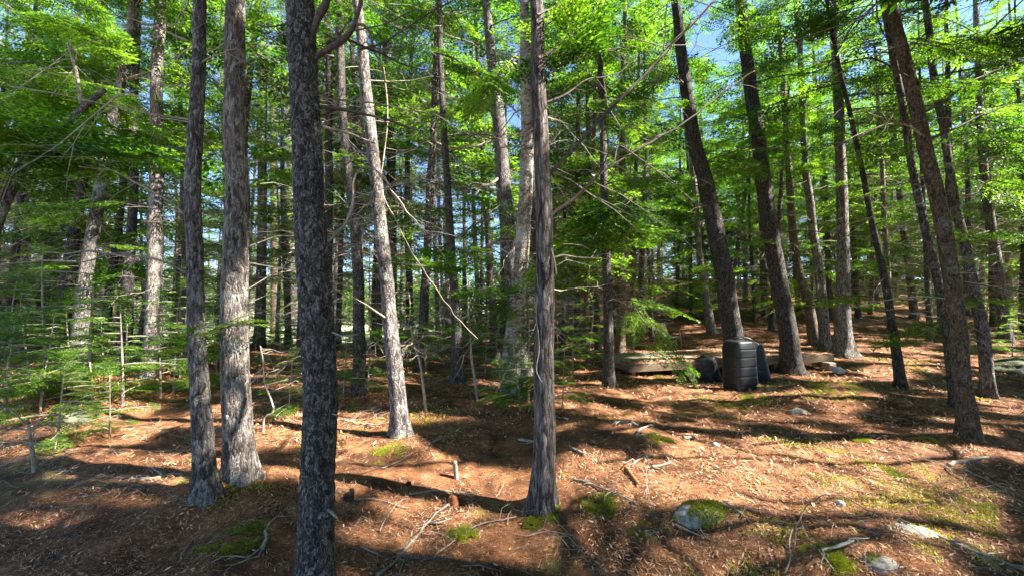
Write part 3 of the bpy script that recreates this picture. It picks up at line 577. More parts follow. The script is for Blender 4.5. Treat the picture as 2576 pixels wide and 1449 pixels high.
px_branch('O', [(2310, 290), (2370, 260), (2430, 215), (2500, 180), (2600, 150)], 6, 3, 'limb', .2, 6, 65)
px_branch('O', [(2300, 205), (2200, 150), (2120, 160), (2020, 190)], 6, 2, 'limb', -.2, 6, 66)

# live boughs that stand out
px_bough('A', (1090, 120, 3.4), (1250, 230, 3.3), 'leaf_lime', seed=1, n=2, spread=20)
px_bough('E', (1300, 150, 4.2), (1180, 290, 3.7), 'leaf_lime', seed=2, n=3, spread=25)
px_bough('B', (493, 372, 3.4), (380, 318, 3.6), 'leaf_lime', seed=3, n=2, spread=18, droop=.1)
px_bough('B', (490, 360, 3.4), (575, 352, 3.4), 'leaf_lime', seed=4, droop=.15)
px_bough('B', (480, 380, 3.5), (330, 385, 4.2), 'leaf', seed=5, n=2)
px_bough('B', (488, 850, 3.2), (610, 808, 3.0), 'leaf_lime', seed=6, n=2, spread=14, droop=.1)
px_bough('B', (480, 900, 3.3), (500, 830, 3.0), 'leaf', seed=7, n=2, spread=16)
px_bough('X', (1535, 600, 7.0), (1640, 575, 5.8), 'leaf_lime', seed=8, n=3, spread=34)
px_bough('X', (1530, 560, 7.0), (1430, 640, 6.0), 'leaf_lime', seed=9, n=3, spread=34)
px_bough('X', (1530, 520, 7.0), (1560, 600, 5.6), 'leaf', seed=10, n=4, spread=50)
px_bough('X', (1560, 740, 7.0), (1715, 785, 6.6), 'leaf_lime', seed=11, n=2, spread=14, width=.7)
px_bough('X', (1600, 745, 6.6), (1685, 925, 5.8), 'leaf_lime', seed=12, n=1, droop=.1, width=.6)
px_bough('X', (1590, 760, 6.6), (1640, 880, 5.8), 'leaf', seed=13, n=1, width=.7)
px_bough('H', (1145, 700, 7.0), (1040, 620, 6.0), 'leaf_lime', seed=14, n=3, spread=26)
px_bough('H', (1150, 690, 7.0), (1180, 610, 6.0), 'leaf_lime', seed=15, n=2, spread=24)
px_bough('E', (1280, 720, 6.8), (1150, 740, 5.8), 'leaf_lime', seed=16, n=2, spread=12)
px_bough('E', (1290, 760, 6.8), (1190, 780, 6.2), 'leaf', seed=17, n=3, spread=34)
px_bough('O', (2290, 100, 4.8), (2480, 110, 4.4), 'leaf_lime', seed=18, n=4, spread=34)
px_bough('O', (2310, 200, 4.8), (2440, 210, 4.6), 'leaf_lime', seed=19, n=3, spread=30)
px_bough('P', (2440, 300, 5.8), (2570, 330, 5.0), 'leaf_lime', seed=20, n=4, spread=45)
px_bough('P', (2420, 200, 5.8), (2600, 130, 5.0), 'leaf_lime', seed=21, n=5, spread=55)
px_bough('P', (2450, 450, 5.8), (2600, 480, 5.2), 'leaf_lime', seed=22, n=3, spread=34)
px_bough('P', (2460, 590, 5.8), (2580, 600, 5.2), 'leaf', seed=23, n=2, spread=24)
px_bough('D', (1352, 60, 3.2), (1450, 20, 3.6), 'leaf_lime', seed=24, n=3, spread=34)
px_bough('D', (1355, 180, 3.2), (1480, 120, 4.0), 'leaf', seed=25, n=3, spread=34)
px_bough('ZL', (60, 430, 5.5), (250, 330, 5.0), 'leaf', seed=26, n=2, spread=50)
px_bough('ZL', (0, 500, 5.5), (60, 330, 4.8), 'leaf_lime', seed=27, n=3, spread=60)
px_bough('K', (280, 300, 7.5), (140, 200, 6.5), 'leaf_lime', seed=28, n=5, spread=60)
px_bough('K', (320, 120, 7.5), (200, 60, 6.5), 'leaf_lime', seed=29, n=5, spread=55)
# ------------------------------------------------------------------ unseen trees outside the picture, crowns shaped to shade the floor
SHADE_PX = [(790, Y, 2.2, 1.3) for Y in range(-40, 1480, 70)] + [(X, Y, None, 1.0) for X, Y in ((150, 1400), (350, 1400), (500, 1400), (620, 1330), (650, 1420), (400, 1345), (700, 1290), (240, 1350), (560, 1290),
            (1100, 1130), (1200, 1110), (1280, 1150), (1150, 1090), (1260, 1060), (1000, 1290), (900, 1275), (850, 1300), (1200, 1300), (1700, 1380), (1800, 1430), (2200, 1350), (2350, 1380), (2500, 1400), (2450, 1340), (1900, 1380),
            (2300, 1065), (2350, 1090), (2200, 1060), (2500, 1170), (2300, 1140), (1600, 1020), (1750, 1000), (1450, 1080), (1480, 1150), (1600, 1140), (1300, 1330), (1130, 1060), (150, 1060), (1650, 1430), (2250, 1430), (1550, 1010), (2000, 1060), (2400, 1130), (1380, 1340))]
SHADOW_LIMBS = [([(1385, 1285), (1420, 1330), (1455, 1385), (1505, 1445)], .05), ([(1490, 1449), (1515, 1375), (1527, 1320), (1512, 1275), (1440, 1262)], .04), ([(1760, 1449), (1720, 1400), (1665, 1340), (1640, 1290)], .04), ([(1500, 1165), (1800, 1150), (2100, 1168), (2400, 1150)], .04),
         ([(1850, 1235), (2050, 1262), (2330, 1250)], .035), ([(1600, 1330), (1750, 1345), (1950, 1320), (2200, 1345)], .05), ([(880, 1165), (1000, 1172), (1200, 1160)], .035), ([(100, 1215), (300, 1202), (480, 1218)], .045), ([(1900, 1120), (2150, 1100), (2420, 1118)], .05)]  # floor shadow paths that unseen added limbs are shaped to cast
def shade_trees():
    r = np.random.default_rng(77); sites = []
    for _ in range(4000):
        x, y = r.uniform(2.5, 23), r.uniform(-9, 13)
        if x < 1.42 * y + 1.2 or math.hypot(x, y) < 2.6: continue
        if any(math.hypot(x - a, y - b) < 2.7 for a, b in sites): continue
        sites.append((x, y))
    store = [[] for _ in sites]
    for k, (x, y) in enumerate(sites):
        H = r.uniform(12.5, 16); z = r.uniform(3.6, 5.5); z0 = z
        while z < H:
            f = (z - z0) / (H - z0); L = 2.2 * (1 - f) ** .6 * r.uniform(.6, 1.2) + .3
            store[k].append((np.array([x, y, z + float(gz(x, y))]), r.uniform(0, 2 * math.pi), L)); z += .20
    S_xy = np.array(sites); LG = np.array(LIT)[:, :3]
    for _ in range(4600):                # a bough is added to shade every other spot of the near floor
        y = 1.5 * math.exp(r.random() * math.log(9)); x = r.uniform(-1.35, 1.35) * y; P = np.array([x, y, float(gz(x, y))])
        if np.min(np.linalg.norm(LG - P, axis=1)) < .13: continue
        c = P + SUN * ((r.uniform(5, 12) - P[2]) / SUN[2])
        if in_view(c, 120): continue
        k = int(np.argmin(np.linalg.norm(S_xy - c[:2], axis=1))); v = c[:2] - S_xy[k]
        store[k].append((np.array([*S_xy[k], c[2]]), math.atan2(v[1], v[0]), min(float(np.linalg.norm(v)) + .5, 3.6)))
    # more boughs added in the way of the sun to shade the listed places
    for X, Y, d, rad in SHADE_PX:
        P = at(X, Y, d) if d else gp(X, Y)
        for q in range(3):
            z = r.uniform(5.5, 12); t = (z - P[2]) / SUN[2]; c = P + SUN * t + r.normal(0, .22 * rad, 3)
            if in_view(c, 150): continue
            k = int(np.argmin(np.linalg.norm(S_xy - c[:2], axis=1))); s = S_xy[k]; v = c[:2] - s; L = float(np.linalg.norm(v)) + .6
            if L > 4.2: continue
            store[k].append((np.array([s[0], s[1], c[2]]), math.atan2(v[1], v[0]), L))
    for k, (x, y) in enumerate(sites):
        g = float(gz(x, y)); base = np.array([x, y, g]); S = Soup(); ST = Soup(); TR = Soup(); top = 0; EX = []
        for o, az, L in store[k]:
            h = np.array([math.cos(az), math.sin(az), 0]); c = o + h * L * .62
            if in_view(c, 20): continue
            bough(S, ST, o - base, az, .12, L, 'lo', r, dens=1.35, off=base, thin=.35); top = max(top, o[2])
        zz = np.linspace(-.2, 14, 30); P = np.stack([.1 * vn(zz * .3, k), .1 * vn(zz * .3, k + 50), zz], -1); tube(TR, P, np.interp(zz, [0, .3, 14], [.2, .14, .03]), 12)
        if blocked(base + [0, 0, 2], .1): pass
        for path, rad in SHADOW_LIMBS:             # added limbs, bent so that their shadows follow these floor paths
            G = [gp(X, Y) for X, Y in path]; Q = np.array([p + SUN * ((4.2 + .25 * i - p[2]) / SUN[2]) for i, p in enumerate(G)])
            if int(np.argmin(np.linalg.norm(S_xy - Q[-1][:2], axis=1))) != k: continue
            Q = resample(np.vstack([Q, [x, y, Q[-1][2] + .8]]) - base, .12); SL = Soup(); tube(SL, Q, np.linspace(rad * .6, rad, len(Q)), 7); EX.append(SL)
        E = thing('conifer_tree', 'unseen conifer past the right side, its boughs shaped to shade the forest floor', 'tree', base, 'unseen shade trees outside the right side')
        link('trunk', TR.mesh('trunk', M['grey'], True), E); link('crown', S.mesh('crown', M['leaf']), E); link('limbs', ST.mesh('limbs', M['limb']), E)
        for SL in EX: link('branch', SL.mesh('branch', M['limb'], True), E)  # unseen limbs, added for the shadows they throw
shade_trees()

# ------------------------------------------------------------------ trees further back: a few kinds, copied
def variant(k, H=16.0, kind='live'):
    r = np.random.default_rng(900 + k); zz = np.linspace(-.3, H, 46)
    cx = .16 * vn(zz * .16, k, 0, 9) + .03 * vn(zz * .8, k, 0, 10); cy = .16 * vn(zz * .16, k, 3, 9)
    rad = np.interp(zz, [-.3, 0, .35, 3, H], [.26, .20, .15, .125, .02])
    TR = Soup(); tube(TR, np.stack([cx - cx[2], cy - cy[2], zz], -1), rad, 12, True, lambda P, a: 1 + .07 * vn(np.cos(a)[None, :] * 2, np.sin(a)[None, :] * 2, P[:, 2:3] * 3, k))
    DT = Soup(); S = Soup()
    def c(z): return np.array([np.interp(z, zz, cx - cx[2]), np.interp(z, zz, cy - cy[2]), z])
    z0 = {'live': 4.2, 'high': 8.0, 'low': 2.2}[kind]; z = .9
    while z < z0 + 3:
        az = r.uniform(0, 6.28); dead_branch(DT, c(z), az, r.normal(.0, .22), r.uniform(.4, 1.7), r, r.uniform(.005, .011), 3); z += r.uniform(.015, .07)
    z = z0
    while z < H - .15:
        f = (z - z0) / (H - z0); L = 2.0 * (1 - f) ** .65 * r.uniform(.55, 1.2) + .3; az = r.uniform(0, 6.28)
        bough(S, DT, c(z), az, r.uniform(-.1, .3), L, 'lo', r, dens=.8); z += (.38 if f < .6 else .46) * (1.45 if kind == 'high' else 1)
    return TR.mesh('trunk', M['dark'], True), DT.mesh('dead_twigs', M['twig']), S.mesh('crown', M['leaf_far'])
VAR = [variant(k, kind=('live', 'high', 'low', 'live', 'high', 'low', 'live')[k]) for k in range(7)]
TMATS = ['dark', 'dark', 'grey', 'dark', 'pale', 'orange', 'dark']
MARKS = [(-200, 'the left side'), (188, 'the blue grey leaner'), (378, 'the pinkish lit trunk'), (520, 'the slim bent trunk'), (597, 'the thick sunlit trunk'), (797, 'the dark scaly spruce'),
         (1000, 'the leaning grey trunk'), (1150, 'the thin black trunk'), (1305, 'the peeling trunk'), (1533, 'the broken bark trunk'), (1790, 'the pale thin trunk'), (1850, 'the drum tree'), (1985, 'the stout deck tree'),
         (2122, 'the spreading root tree'), (2262, 'the lone slope tree'), (2430, 'the orange brown trunk'), (2800, 'the right side')]
ORD = ['first', 'second', 'third', 'fourth', 'fifth', 'sixth', 'seventh', 'eighth', 'ninth', 'tenth']
def sector(X):
    for (a, na), (b, nb) in zip(MARKS, MARKS[1:]):
        if a <= X < b: return na, nb
    return MARKS[-2][1], MARKS[-1][1]
def add_variant(x, y, k, s, lean=(0, 0), rz=0, thick=1.0):
    E = link('conifer_tree', None, None, (x, y, float(gz(x, y)))); E.rotation_euler = (lean[0], lean[1], rz); E.scale = (s, s, s)
    tr, dt, cr = VAR[k]
    a = link('trunk', tr, E); a.scale = (thick, thick, 1); a.material_slots[0].link = 'OBJECT'; a.material_slots[0].material = M[TMATS[(k * 3 + int(abs(x) * 7)) % 7]]
    link('dead_twigs', dt, E); link('crown', cr, E); return E
def background_trees():
    r = np.random.default_rng(5); pts = []
    hand = [(15, 905), (45, 885), (88, 880), (108, 872), (222, 880), (352, 868), (440, 870), (462, 880), (725, 872), (850, 870), (935, 880), (948, 872), (1068, 872), (1118, 880), (1030, 868), (1205, 862), (1450, 880), (1470, 890),
            (1418, 870), (1505, 880), (1560, 885), (1590, 870), (1608, 860), (1640, 850), (1700, 800), (1740, 790), (1830, 800), (1900, 812), (1925, 800), (1940, 830), (2160, 800), (2190, 790), (2340, 860), (2370, 850), (2530, 862), (2575, 850), (2500, 820), (2300, 800), (2240, 780), (2090, 800), (2010, 790)]
    for X, Y in hand:
        p = gp(X, Y); pts.append((p[0], p[1], True))
    for _ in range(30000):
        if len(pts) > 245: break
        y = r.uniform(9.5, 46); x = r.uniform(-1.42, 1.42) * y; X = 1288 + FPX * x / y
        if y < 15 and 1400 < X < 2450 or y < 13.5 and X > 2400: continue
        if x < -3 and y > 25 and r.random() < .8: continue
        if -5 < x / y * 10 < .5 and y > 24 and r.random() < .35: continue
        mind = 1.25 + y * .035
        if any(math.hypot(x - a, y - b) < mind for a, b, _ in pts): continue
        if any(math.hypot(x - t[1].P[0, 0], y - t[1].P[0, 1]) < 1.2 for t in NAMED.values()): continue
        pts.append((x, y, False))
    info = []
    for x, y, hnd in pts:
        X = 1288 + FPX * x / y
        k = int(r.choice([1, 4, 1, 4, 0, 6] if 480 < X < 1300 else [0, 1, 2, 3, 4, 5, 6, 2]))
        if x < -3 and y > 19: k = int(r.choice([1, 4, 0]))
        if hnd and X > 2150 and y < 16: k = 1
        s = r.uniform(.8, 1.15); lean = (r.normal(0, .025), r.normal(.0, .03) + (-.05 if X > 1700 else .03 if X < 500 else 0))
        E = add_variant(x, y, k, s, lean, r.uniform(0, 6.28), r.uniform(.55, 1.0)); info.append((X, y, E))
    # labels: the nearer ones one by one, those far behind by the gap they show in
    by = {}
    for X, y, E in info: by.setdefault((sector(X), 0 if y < 20 else 1), []).append((X, y, E))
    for ((a, b), far), L in by.items():
        L.sort(key=lambda e: e[0])
        for i, (X, y, E) in enumerate(L):
            if far or len(L) > 10:
                q = '' if len(L) < 5 else (', close to the former', ', about midway', ', close to the latter')[min(2, i * 3 // len(L))]
                tag(E, f'distant tree between {a} and {b}{q}', 'tree', f'far trees between {a} and {b}{q}')
            elif len(L) == 1: tag(E, f'single farther trunk between {a} and {b}', 'tree', 'middle distance conifers')
            else: tag(E, f'{ORD[i]} farther trunk going from {a} to {b}', 'tree', 'middle distance conifers')
background_trees()

# ------------------------------------------------------------------ young firs
def young(k, H):
    r = np.random.default_rng(300 + k); T = Soup(); S = Soup(); zz = np.linspace(-.08, H, 12)
    P = np.stack([.05 * H * vn(zz * .8, k), .05 * H * vn(zz * .8, k + 9), zz], -1); tube(T, P, np.linspace(.008 + .007 * H, .003, 12), 6)
    z = H * .12
    while z < H:
        f = z / H; az = r.uniform(0, 6.28); L = (.22 + .33 * H * (1 - f)) * r.uniform(.7, 1.25); p = np.array([np.interp(z, zz, P[:, 0]), np.interp(z, zz, P[:, 1]), z])
        bough(S, T, p, az, .12, L, 'mid', r, droop=.3, dens=1.0, start=.2); z += .055 + .03 * H * r.random()
    put_spray(S, 'mid', P[-2], np.array([.1, .1, 1.0]), .25, r)
    return T.mesh('trunk', M['twig'], True), S.mesh('foliage', M['leaf_lime']), S.mesh('foliage', M['leaf'])
YV = [young(k, h) for k, h in enumerate((.9, 1.4, 1.9, 2.4, 1.2))]
def add_young(x, y, k, s, lime, rz): 
    E = link('young_fir', None, None, (x, y, float(gz(x, y)))); E.scale = (s, s, s); E.rotation_euler[2] = rz
    link('trunk', YV[k][0], E); link('foliage', YV[k][1 if lime else 2], E); return E
def young_firs():
    r = np.random.default_rng(12)
    H = [(60, 985, 1, 1.0, 1, 'leafy young fir in the low thicket at the left edge, nearest the picture side'), (170, 960, 4, 1.1, 1, 'young fir in front of the foot of the leaning blue grey trunk'), (30, 1060, 0, 1.1, 1, 'low bright fir spreading over the needles at the left edge'),
         (250, 985, 4, .9, 0, 'dark young fir right of the dark mound at the left'), (320, 975, 0, 1.1, 0, 'small dark fir in front of the wide footed dark trunk'), (440, 985, 2, .85, 0, 'young fir just left of the slim bent trunk with leafy arms'), (120, 1035, 4, .9, 0, 'bushy dark young fir on the shaded mound at the left'),
         (1300, 1035, 1, .75, 0, 'bushy dark young fir at the foot of the peeling trunk'), (1255, 1000, 4, .7, 0, 'young fir on the shaded slope left of the peeling trunk foot'), (1418, 1035, 0, .8, 1, 'young fir peeking from behind the mossy footed trunk'),
         (870, 1000, 0, .8, 1, 'small bright fir just right of the dark scaly spruce'), (930, 985, 1, .75, 0, 'dark young fir behind the foot of the leaning grey trunk'), (735, 1040, 0, .7, 1, 'bright seedling fir just left of the dark scaly spruce'), (700, 960, 4, .7, 1, 'young fir on the sunny patch between the thick trunk and the dark spruce'),
         (2555, 900, 4, .8, 1, 'young fir on the fallen bank at the right edge'), (1590, 905, 0, 1.0, 0, 'young fir beside the near left corner of the deck'),
         (110, 1000, 1, 1.2, 1, 'tall leafy young fir left of the blue grey leaner foot'), (215, 1015, 0, 1.5, 1, 'wide low bright fir just right of the dark boulder top'), (20, 1010, 2, .9, 1, 'young fir cut by the left side above the boulder'), (390, 1000, 4, 1.1, 1, 'bright young fir before the foot of the pinkish lit trunk'),
         (290, 1020, 0, 1.3, 1, 'spreading bright fir on the moss ridge at the left'), (455, 950, 1, 1.1, 0, 'dark young fir behind the slim bent trunk'), (540, 930, 4, 1.2, 1, 'young fir seen in the slot between the two close trunks'), (1060, 930, 4, 1.1, 1, 'bright young fir behind the crooked pale sapling'),
         (1110, 915, 1, 1.0, 0, 'young fir just left of the thin black trunk foot'), (1225, 955, 0, 1.2, 1, 'low fir left of the peeling trunk on the brown slope'), (1335, 1010, 4, .9, 0, 'dark bushy fir half behind the mossy footed trunk, on its left'), (1440, 945, 1, 1.0, 1, 'young fir right of the mossy footed trunk in the mid distance'),
         (1490, 915, 4, 1.2, 1, 'bright fir left of the broken bark trunk'), (160, 1120, 0, .8, 1, 'tiny fir seedling on the needles right of the broken snag'), (265, 1105, 0, .7, 1, 'flat seedling with bright fan of needles on the lit slope at the left'), (830, 880, 2, 1.0, 1, 'fir in the gap just right of the dark scaly spruce')]
    for X, Y, k, s, lime, lab in H:
        p = gp(X, Y); tag(add_young(p[0], p[1], k, s * 1.2, lime, r.uniform(0, 6)), lab, 'young fir', 'young firs near the path')
    by = {}; n = 0
    while n < 235:
        y = r.uniform(11, 38); x = r.uniform(-1.35, 1.35) * y; X = 1288 + FPX * x / y
        if y < 17 and 1380 < X < 2500: continue
        n += 1; E = add_young(x, y, int(r.integers(5)), r.uniform(.8, 1.2 if 450 < X < 1300 else 1.8), r.random() < .75, r.uniform(0, 6)); a, b = sector(X)
        by.setdefault((a, b), []).append(E)
    for (a, b), L in by.items():
        L.sort(key=lambda E: E.location.x / E.location.y)
        for i, E in enumerate(L):
            q = '' if len(L) < 5 else (', by the former', ', midway', ', by the latter')[min(2, i * 3 // len(L))]
            tag(E, f'small distant fir between {a} and {b}{q}', 'young fir', f'small firs between {a} and {b}{q}')
young_firs()

# sapling with dead crooked twigs and one green top
def sapling():
    for key, pts, lab, w_, tw, lf in (
        ('sp1', [(1073, 1035), (1066, 980), (1058, 920), (1050, 890), (1040, 860), (1033, 820)], 'crooked pale sapling with drooping dead twigs and a bright green top', 9, 26, True),
        ('sp2', [(1202, 1005), (1194, 950), (1186, 900), (1184, 850), (1178, 780), (1180, 700)], 'thin straight sapling rising from the shaded slope left of the peeling trunk', 8, 12, False),
        ('sp3', [(662, 1085), (665, 1050), (688, 1035), (680, 1000), (665, 960), (662, 910), (655, 870)], 'crooked thin sapling on the sunny patch behind the thick sunlit trunk', 6, 10, False),
        ('sp4', [(88, 1185), (84, 1150), (76, 1110), (74, 1075), (60, 1062)], 'broken pale snag with a bent tip standing in dead twigs at the left', 11, 14, False)):
        p0 = gp(*pts[0]); d = float(p0[1]); P = np.array([at(X, Y, d) for X, Y in pts]) - p0; r = np.random.default_rng(len(key) + pts[0][0])
        E = thing('sapling', lab, 'sapling', p0); S = Soup(); P[0, 2] -= .05; Q = resample(P, .05); tube(S, Q, np.linspace(w_, w_ * .45, len(Q)) * d / FPX / 2, 7); link('trunk', S.mesh('trunk', M['twig' if key in ('sp2', 'sp3') else 'palewood'], True), E)
        for i in range(tw):
            q = Q[r.integers(len(Q) // 2, len(Q))] if key != 'sp4' else Q[r.integers(0, len(Q))]; S = Soup(); dead_branch(S, q, r.uniform(0, 6.28), r.normal(0, .25), r.uniform(.25, .62), r, .007, 3, 6, .16); link('dead_branch', S.mesh('dead_branch', M['palewood']), E)
        if lf:
            for i in range(9):
                S = Soup(); bough(S, None, Q[-1 - i // 2], r.uniform(0, 6.28), .1, r.uniform(.35, .62), 'hi', r, dens=1.2); link('bough', S.mesh('bough', M['leaf_lime']), E)
sapling()

# ------------------------------------------------------------------ the woods far beyond: one mass nobody could count
def far_woods():
    r = np.random.default_rng(4); S = Soup(); ST = Soup()
    for i in range(1300):
        a = r.uniform(-58, 58); R_ = r.uniform(52, 95); x, y = R_ * math.sin(R(a)), R_ * math.cos(R(a))
        g = float(gz(x, min(y, 60))); H = r.uniform(5, 9) + 15 * float(sst(-4, 22, a)) + r.normal(0, 1)
        if a < 2 and R_ < 60: continue
        n = 130; f = r.random(n) ** .8; rad = (1 - f) * 2.0 + .3; th = r.uniform(0, 6.28, n); q = np.sqrt(r.random(n))
        C = np.stack([x + rad * q * np.cos(th), y + rad * q * np.sin(th), g + .2 + f * H], -1); D = np.stack([np.cos(th), np.sin(th), r.normal(-.1, .25, n)], -1)
        v, qd = kites(C, D, r.uniform(.5, 1.1, n), r.uniform(.16, .34, n), np.tile([0, 0, 1.0], (n, 1)) + r.normal(0, .5, (n, 3))); S.add(v, qd)
    o = link('distant_woods', S.mesh('distant_woods', M['leaf_lime'])); tag(o, 'sunlit far treeline closing the view beyond the trunks', 'woods', None, 'stuff')
far_woods()
# ------------------------------------------------------------------ black plastic drums, deck, chair, blocks
def drum(name, label, X, Y, wpx, hm, rz, ry, strap=False, ex=5.0, top_t=.12, pos=None, m='black'):
    p = gp(X, Y) if pos is None else np.array([pos[0], pos[1], float(gz(pos[0], pos[1]))]); d = p[1]; rad = wpx / FPX * d / 2
    E = thing(name, label, 'drum', p - [0, 0, .04], 'black ribbed plastic drums beside the deck', rz); E.rotation_euler[1] = ry
    zz = []; rr = []; n = 90
    for i in range(n):
        z = hm * i / (n - 1); f = z / hm; s = 1.0
        s *= .90 + .10 * math.sin(min(1, f / .10) * math.pi / 2)
        if f > .80: u = (f - .80) / .20; s *= (1 - .22 * u ** 1.8) * math.sqrt(max(0, 1 - max(0, (u - .78) / .22) ** 2 * .80))
        for g in (.17, .34, .51, .68, .83): s *= 1 - .035 * math.exp(-((f - g) / .008) ** 2)
        zz.append(z); rr.append(rad * s)
    P = np.stack([np.zeros(n), np.zeros(n), zz], -1); S = Soup()
    def mod(P_, a): return (1 / (np.abs(np.cos(a)) ** ex + np.abs(np.sin(a)) ** ex) ** (1 / ex))[None, :] * np.ones((len(P_), 1)) * .95
    tube(S, P, rr, 48, True, mod); link('body', S.mesh('body', M[m], True), E)
    S = Soup(); tube(S, np.array([[0, 0, hm - .015], [0, 0, hm + .02], [0, 0, hm + .03]]), [rad * .34, rad * .34, rad * .28], 20); link('lid', S.mesh('lid', M['black']), E)
    if strap:
        S = Soup(); tube(S, resample(np.array([[rad * .45, -.12, hm * .97], [rad * .8, -.25, hm * .93], [rad * .99, -rad * .62, hm * .80], [rad * 1.0, -rad * .66, hm * .4], [rad * 1.02, -rad * .7, .03]]), .04), .006, 6); link('cord', S.mesh('cord', M['conc']), E)
        S = Soup(); tube(S, resample(np.array([[-.05, .05, hm + .0], [.05, -.05, hm + .035], [.2, -.1, hm - .02], [rad * .92, -.02, hm * .86]]), .04), .016, 6); link('hose', S.mesh('hose', M['black'], True), E)
    return E
drum('plastic_drum', 'tall black ribbed drum with a pale cord, standing upright in front of the others', 1862, 982, 64, .95, R(14), R(-1), True)
drum('plastic_drum', 'short black ribbed drum tilted towards the deck, left of the tall one', 1790, 958, 50, .60, R(10), R(-17), ex=2.7, m='black_sheen')
drum('plastic_drum', 'black drum leaning behind the tall one, only its right side showing', 1912, 957, 46, .84, R(-8), R(-11))

def deck():
    a = at(1580, 917, 8.9); b = at(2097, 890, 9.7); ln = np.linalg.norm(b - a); c = (a + b) / 2; yaw = math.atan2(b[1] - a[1], b[0] - a[0]); tilt = math.asin((b[2] - a[2]) / ln)
    E = thing('wooden_deck', 'low weathered wooden deck strewn with needles, lying behind the black drums', 'deck', c, None, yaw); E.rotation_euler[1] = -tilt
    n = 13; Dp = 1.8; S = Soup()
    for i in range(n):
        box(S, (rng.normal(0, .01), .02 + (i + .5) * Dp / n, -.016 + rng.normal(0, .002)), (ln, Dp / n - .008, .032))
    link('deck_boards', S.mesh('deck_boards', M['deck']), E)
    for nm, cc, sz in (('front_beam', (0, .0, -.10), (ln - .02, .045, .13)), ('rear_beam', (0, Dp, -.10), (ln - .02, .045, .13)), ('end_beam', (-ln / 2 + .03, Dp / 2, -.10), (.045, Dp - .06, .13)), ('end_beam', (ln / 2 - .03, Dp / 2, -.10), (.045, Dp - .06, .13))):
        S = Soup(); box(S, cc, sz); link(nm, S.mesh(nm, M['beam']), E)
    for x, h in ((-ln / 2 + .15, .22), (ln / 2 - .15, .34), (-.9, .26), (1.1, .3)):
        S = Soup(); box(S, (x, .1, -.166 - h / 2), (.10, .10, h)); link('post', S.mesh('post', M['beam']), E)
    # litter on top
    r = np.random.default_rng(3); S = Soup(); m = 16000; x = r.uniform(-ln / 2, ln / 2, m); y = r.uniform(0, Dp, m); keep = vn(x * 1.4, y * 2.2, 0, 31) + .4 * vn(x * 4, y * 5, 0, 32) > -.35; x, y = x[keep], y[keep]; m = len(x); th = r.uniform(0, 6.28, m)
    v, q = kites(np.stack([x, y, r.uniform(.003, .015, m)], -1), np.stack([np.cos(th), np.sin(th), r.normal(0, .1, m)], -1), r.uniform(.05, .13, m), r.uniform(.008, .022, m), np.tile([0, 0, 1.0], (m, 1)) + r.normal(0, .3, (m, 3))); S.add(v, q)
    o = link('deck_litter', S.mesh('deck_litter', M['needles'])); o.location = E.location; o.rotation_euler = E.rotation_euler; tag(o, 'brown needles and leaves lying on the low wooden deck', 'leaf litter', None, 'stuff')
deck()
def block(name, label, cat, X, Y, sz, rz, m, jit=.004, dz=0, rx=0, ry=0, div=None):
    p = gp(X, Y); S = Soup(); box(S, (0, 0, sz[2] / 2), sz, 0, jit, rx, ry); o = link(name, S.mesh(name, M[m]), None, p + [0, 0, dz]); o.rotation_euler[2] = rz
    md = o.modifiers.new('bevel', 'BEVEL'); md.width = min(sz) * .12; md.segments = 2; return tag(o, label, cat)
block('concrete_block', 'grey concrete block lying under the deck edge left of the short drum', 'block', 1762, 950, (.36, .16, .11), R(8), 'conc')
block('wooden_board', 'pale board lying under the deck between the hanging bough and the grey block', 'board', 1725, 944, (.62, .12, .03), R(-6), 'palewood', dz=.01)
block('wooden_block', 'brown timber block propping the far right end of the deck', 'block', 2085, 932, (.22, .2, .2), R(12), 'deck')
block('pale_stone', 'pale split slab leaning beside the timber block at the deck end', 'stone', 2108, 940, (.3, .2, .12), R(20), 'conc', .02, .02, R(18), R(14))

def chair():
    p = gp(1682, 876); E = thing('lawn_chair', 'striped folding lawn chair with bent tube frame, standing on the needles behind the deck', 'chair', p, None, R(24)); S = Soup()
    def tb(name, P, r=.014, m='metal', sub=None):
        S = Soup(); tube(S, resample(np.array(P, float), .04), r, 8); return link(name, S.mesh(name, M[m], True), E)
    for y in (-.26, .26):
        tb('leg', [(.30, y, .0), (.28, y, .35), (.22, y, .60), (.12, y, .66), (-.2, y, .63)]); tb('leg', [(-.30, y, 0), (-.1, y, .22), (.25, y, .40)])
        tb('armrest', [(-.22, y, .65), (0, y, .665), (.2, y, .65)], .022, 'black')
        tb('back_frame', [(-.18, y, .36), (-.32, y, .62), (-.44, y, .88)])
    def panel(name, c, ry_, L):
        S = Soup()
        for i in range(6): box(S, (0, -.24 + (i + .5) * .08, 0), (L, .062, .01))
        o = link(name, S.mesh(name, M['stripe'])); o.parent = E; o.location = c; o.rotation_euler[1] = ry_; return o
    panel('seat', (.04, 0, .39), R(-6), .44); panel('backrest', (-.32, 0, .64), R(64), .52)
m_, t_, b_ = mat('webbing'); f_ = ramp(t_, N(t_, 'ShaderNodeNewGeometry').outputs['Random Per Island'], [(0.3, (0.62, 0.60, 0.55)), (0.62, (0.22, 0.24, 0.2))], 'CONSTANT'); t_.links.new(f_, b_.inputs['Base Color']); M['stripe'] = m_
chair()

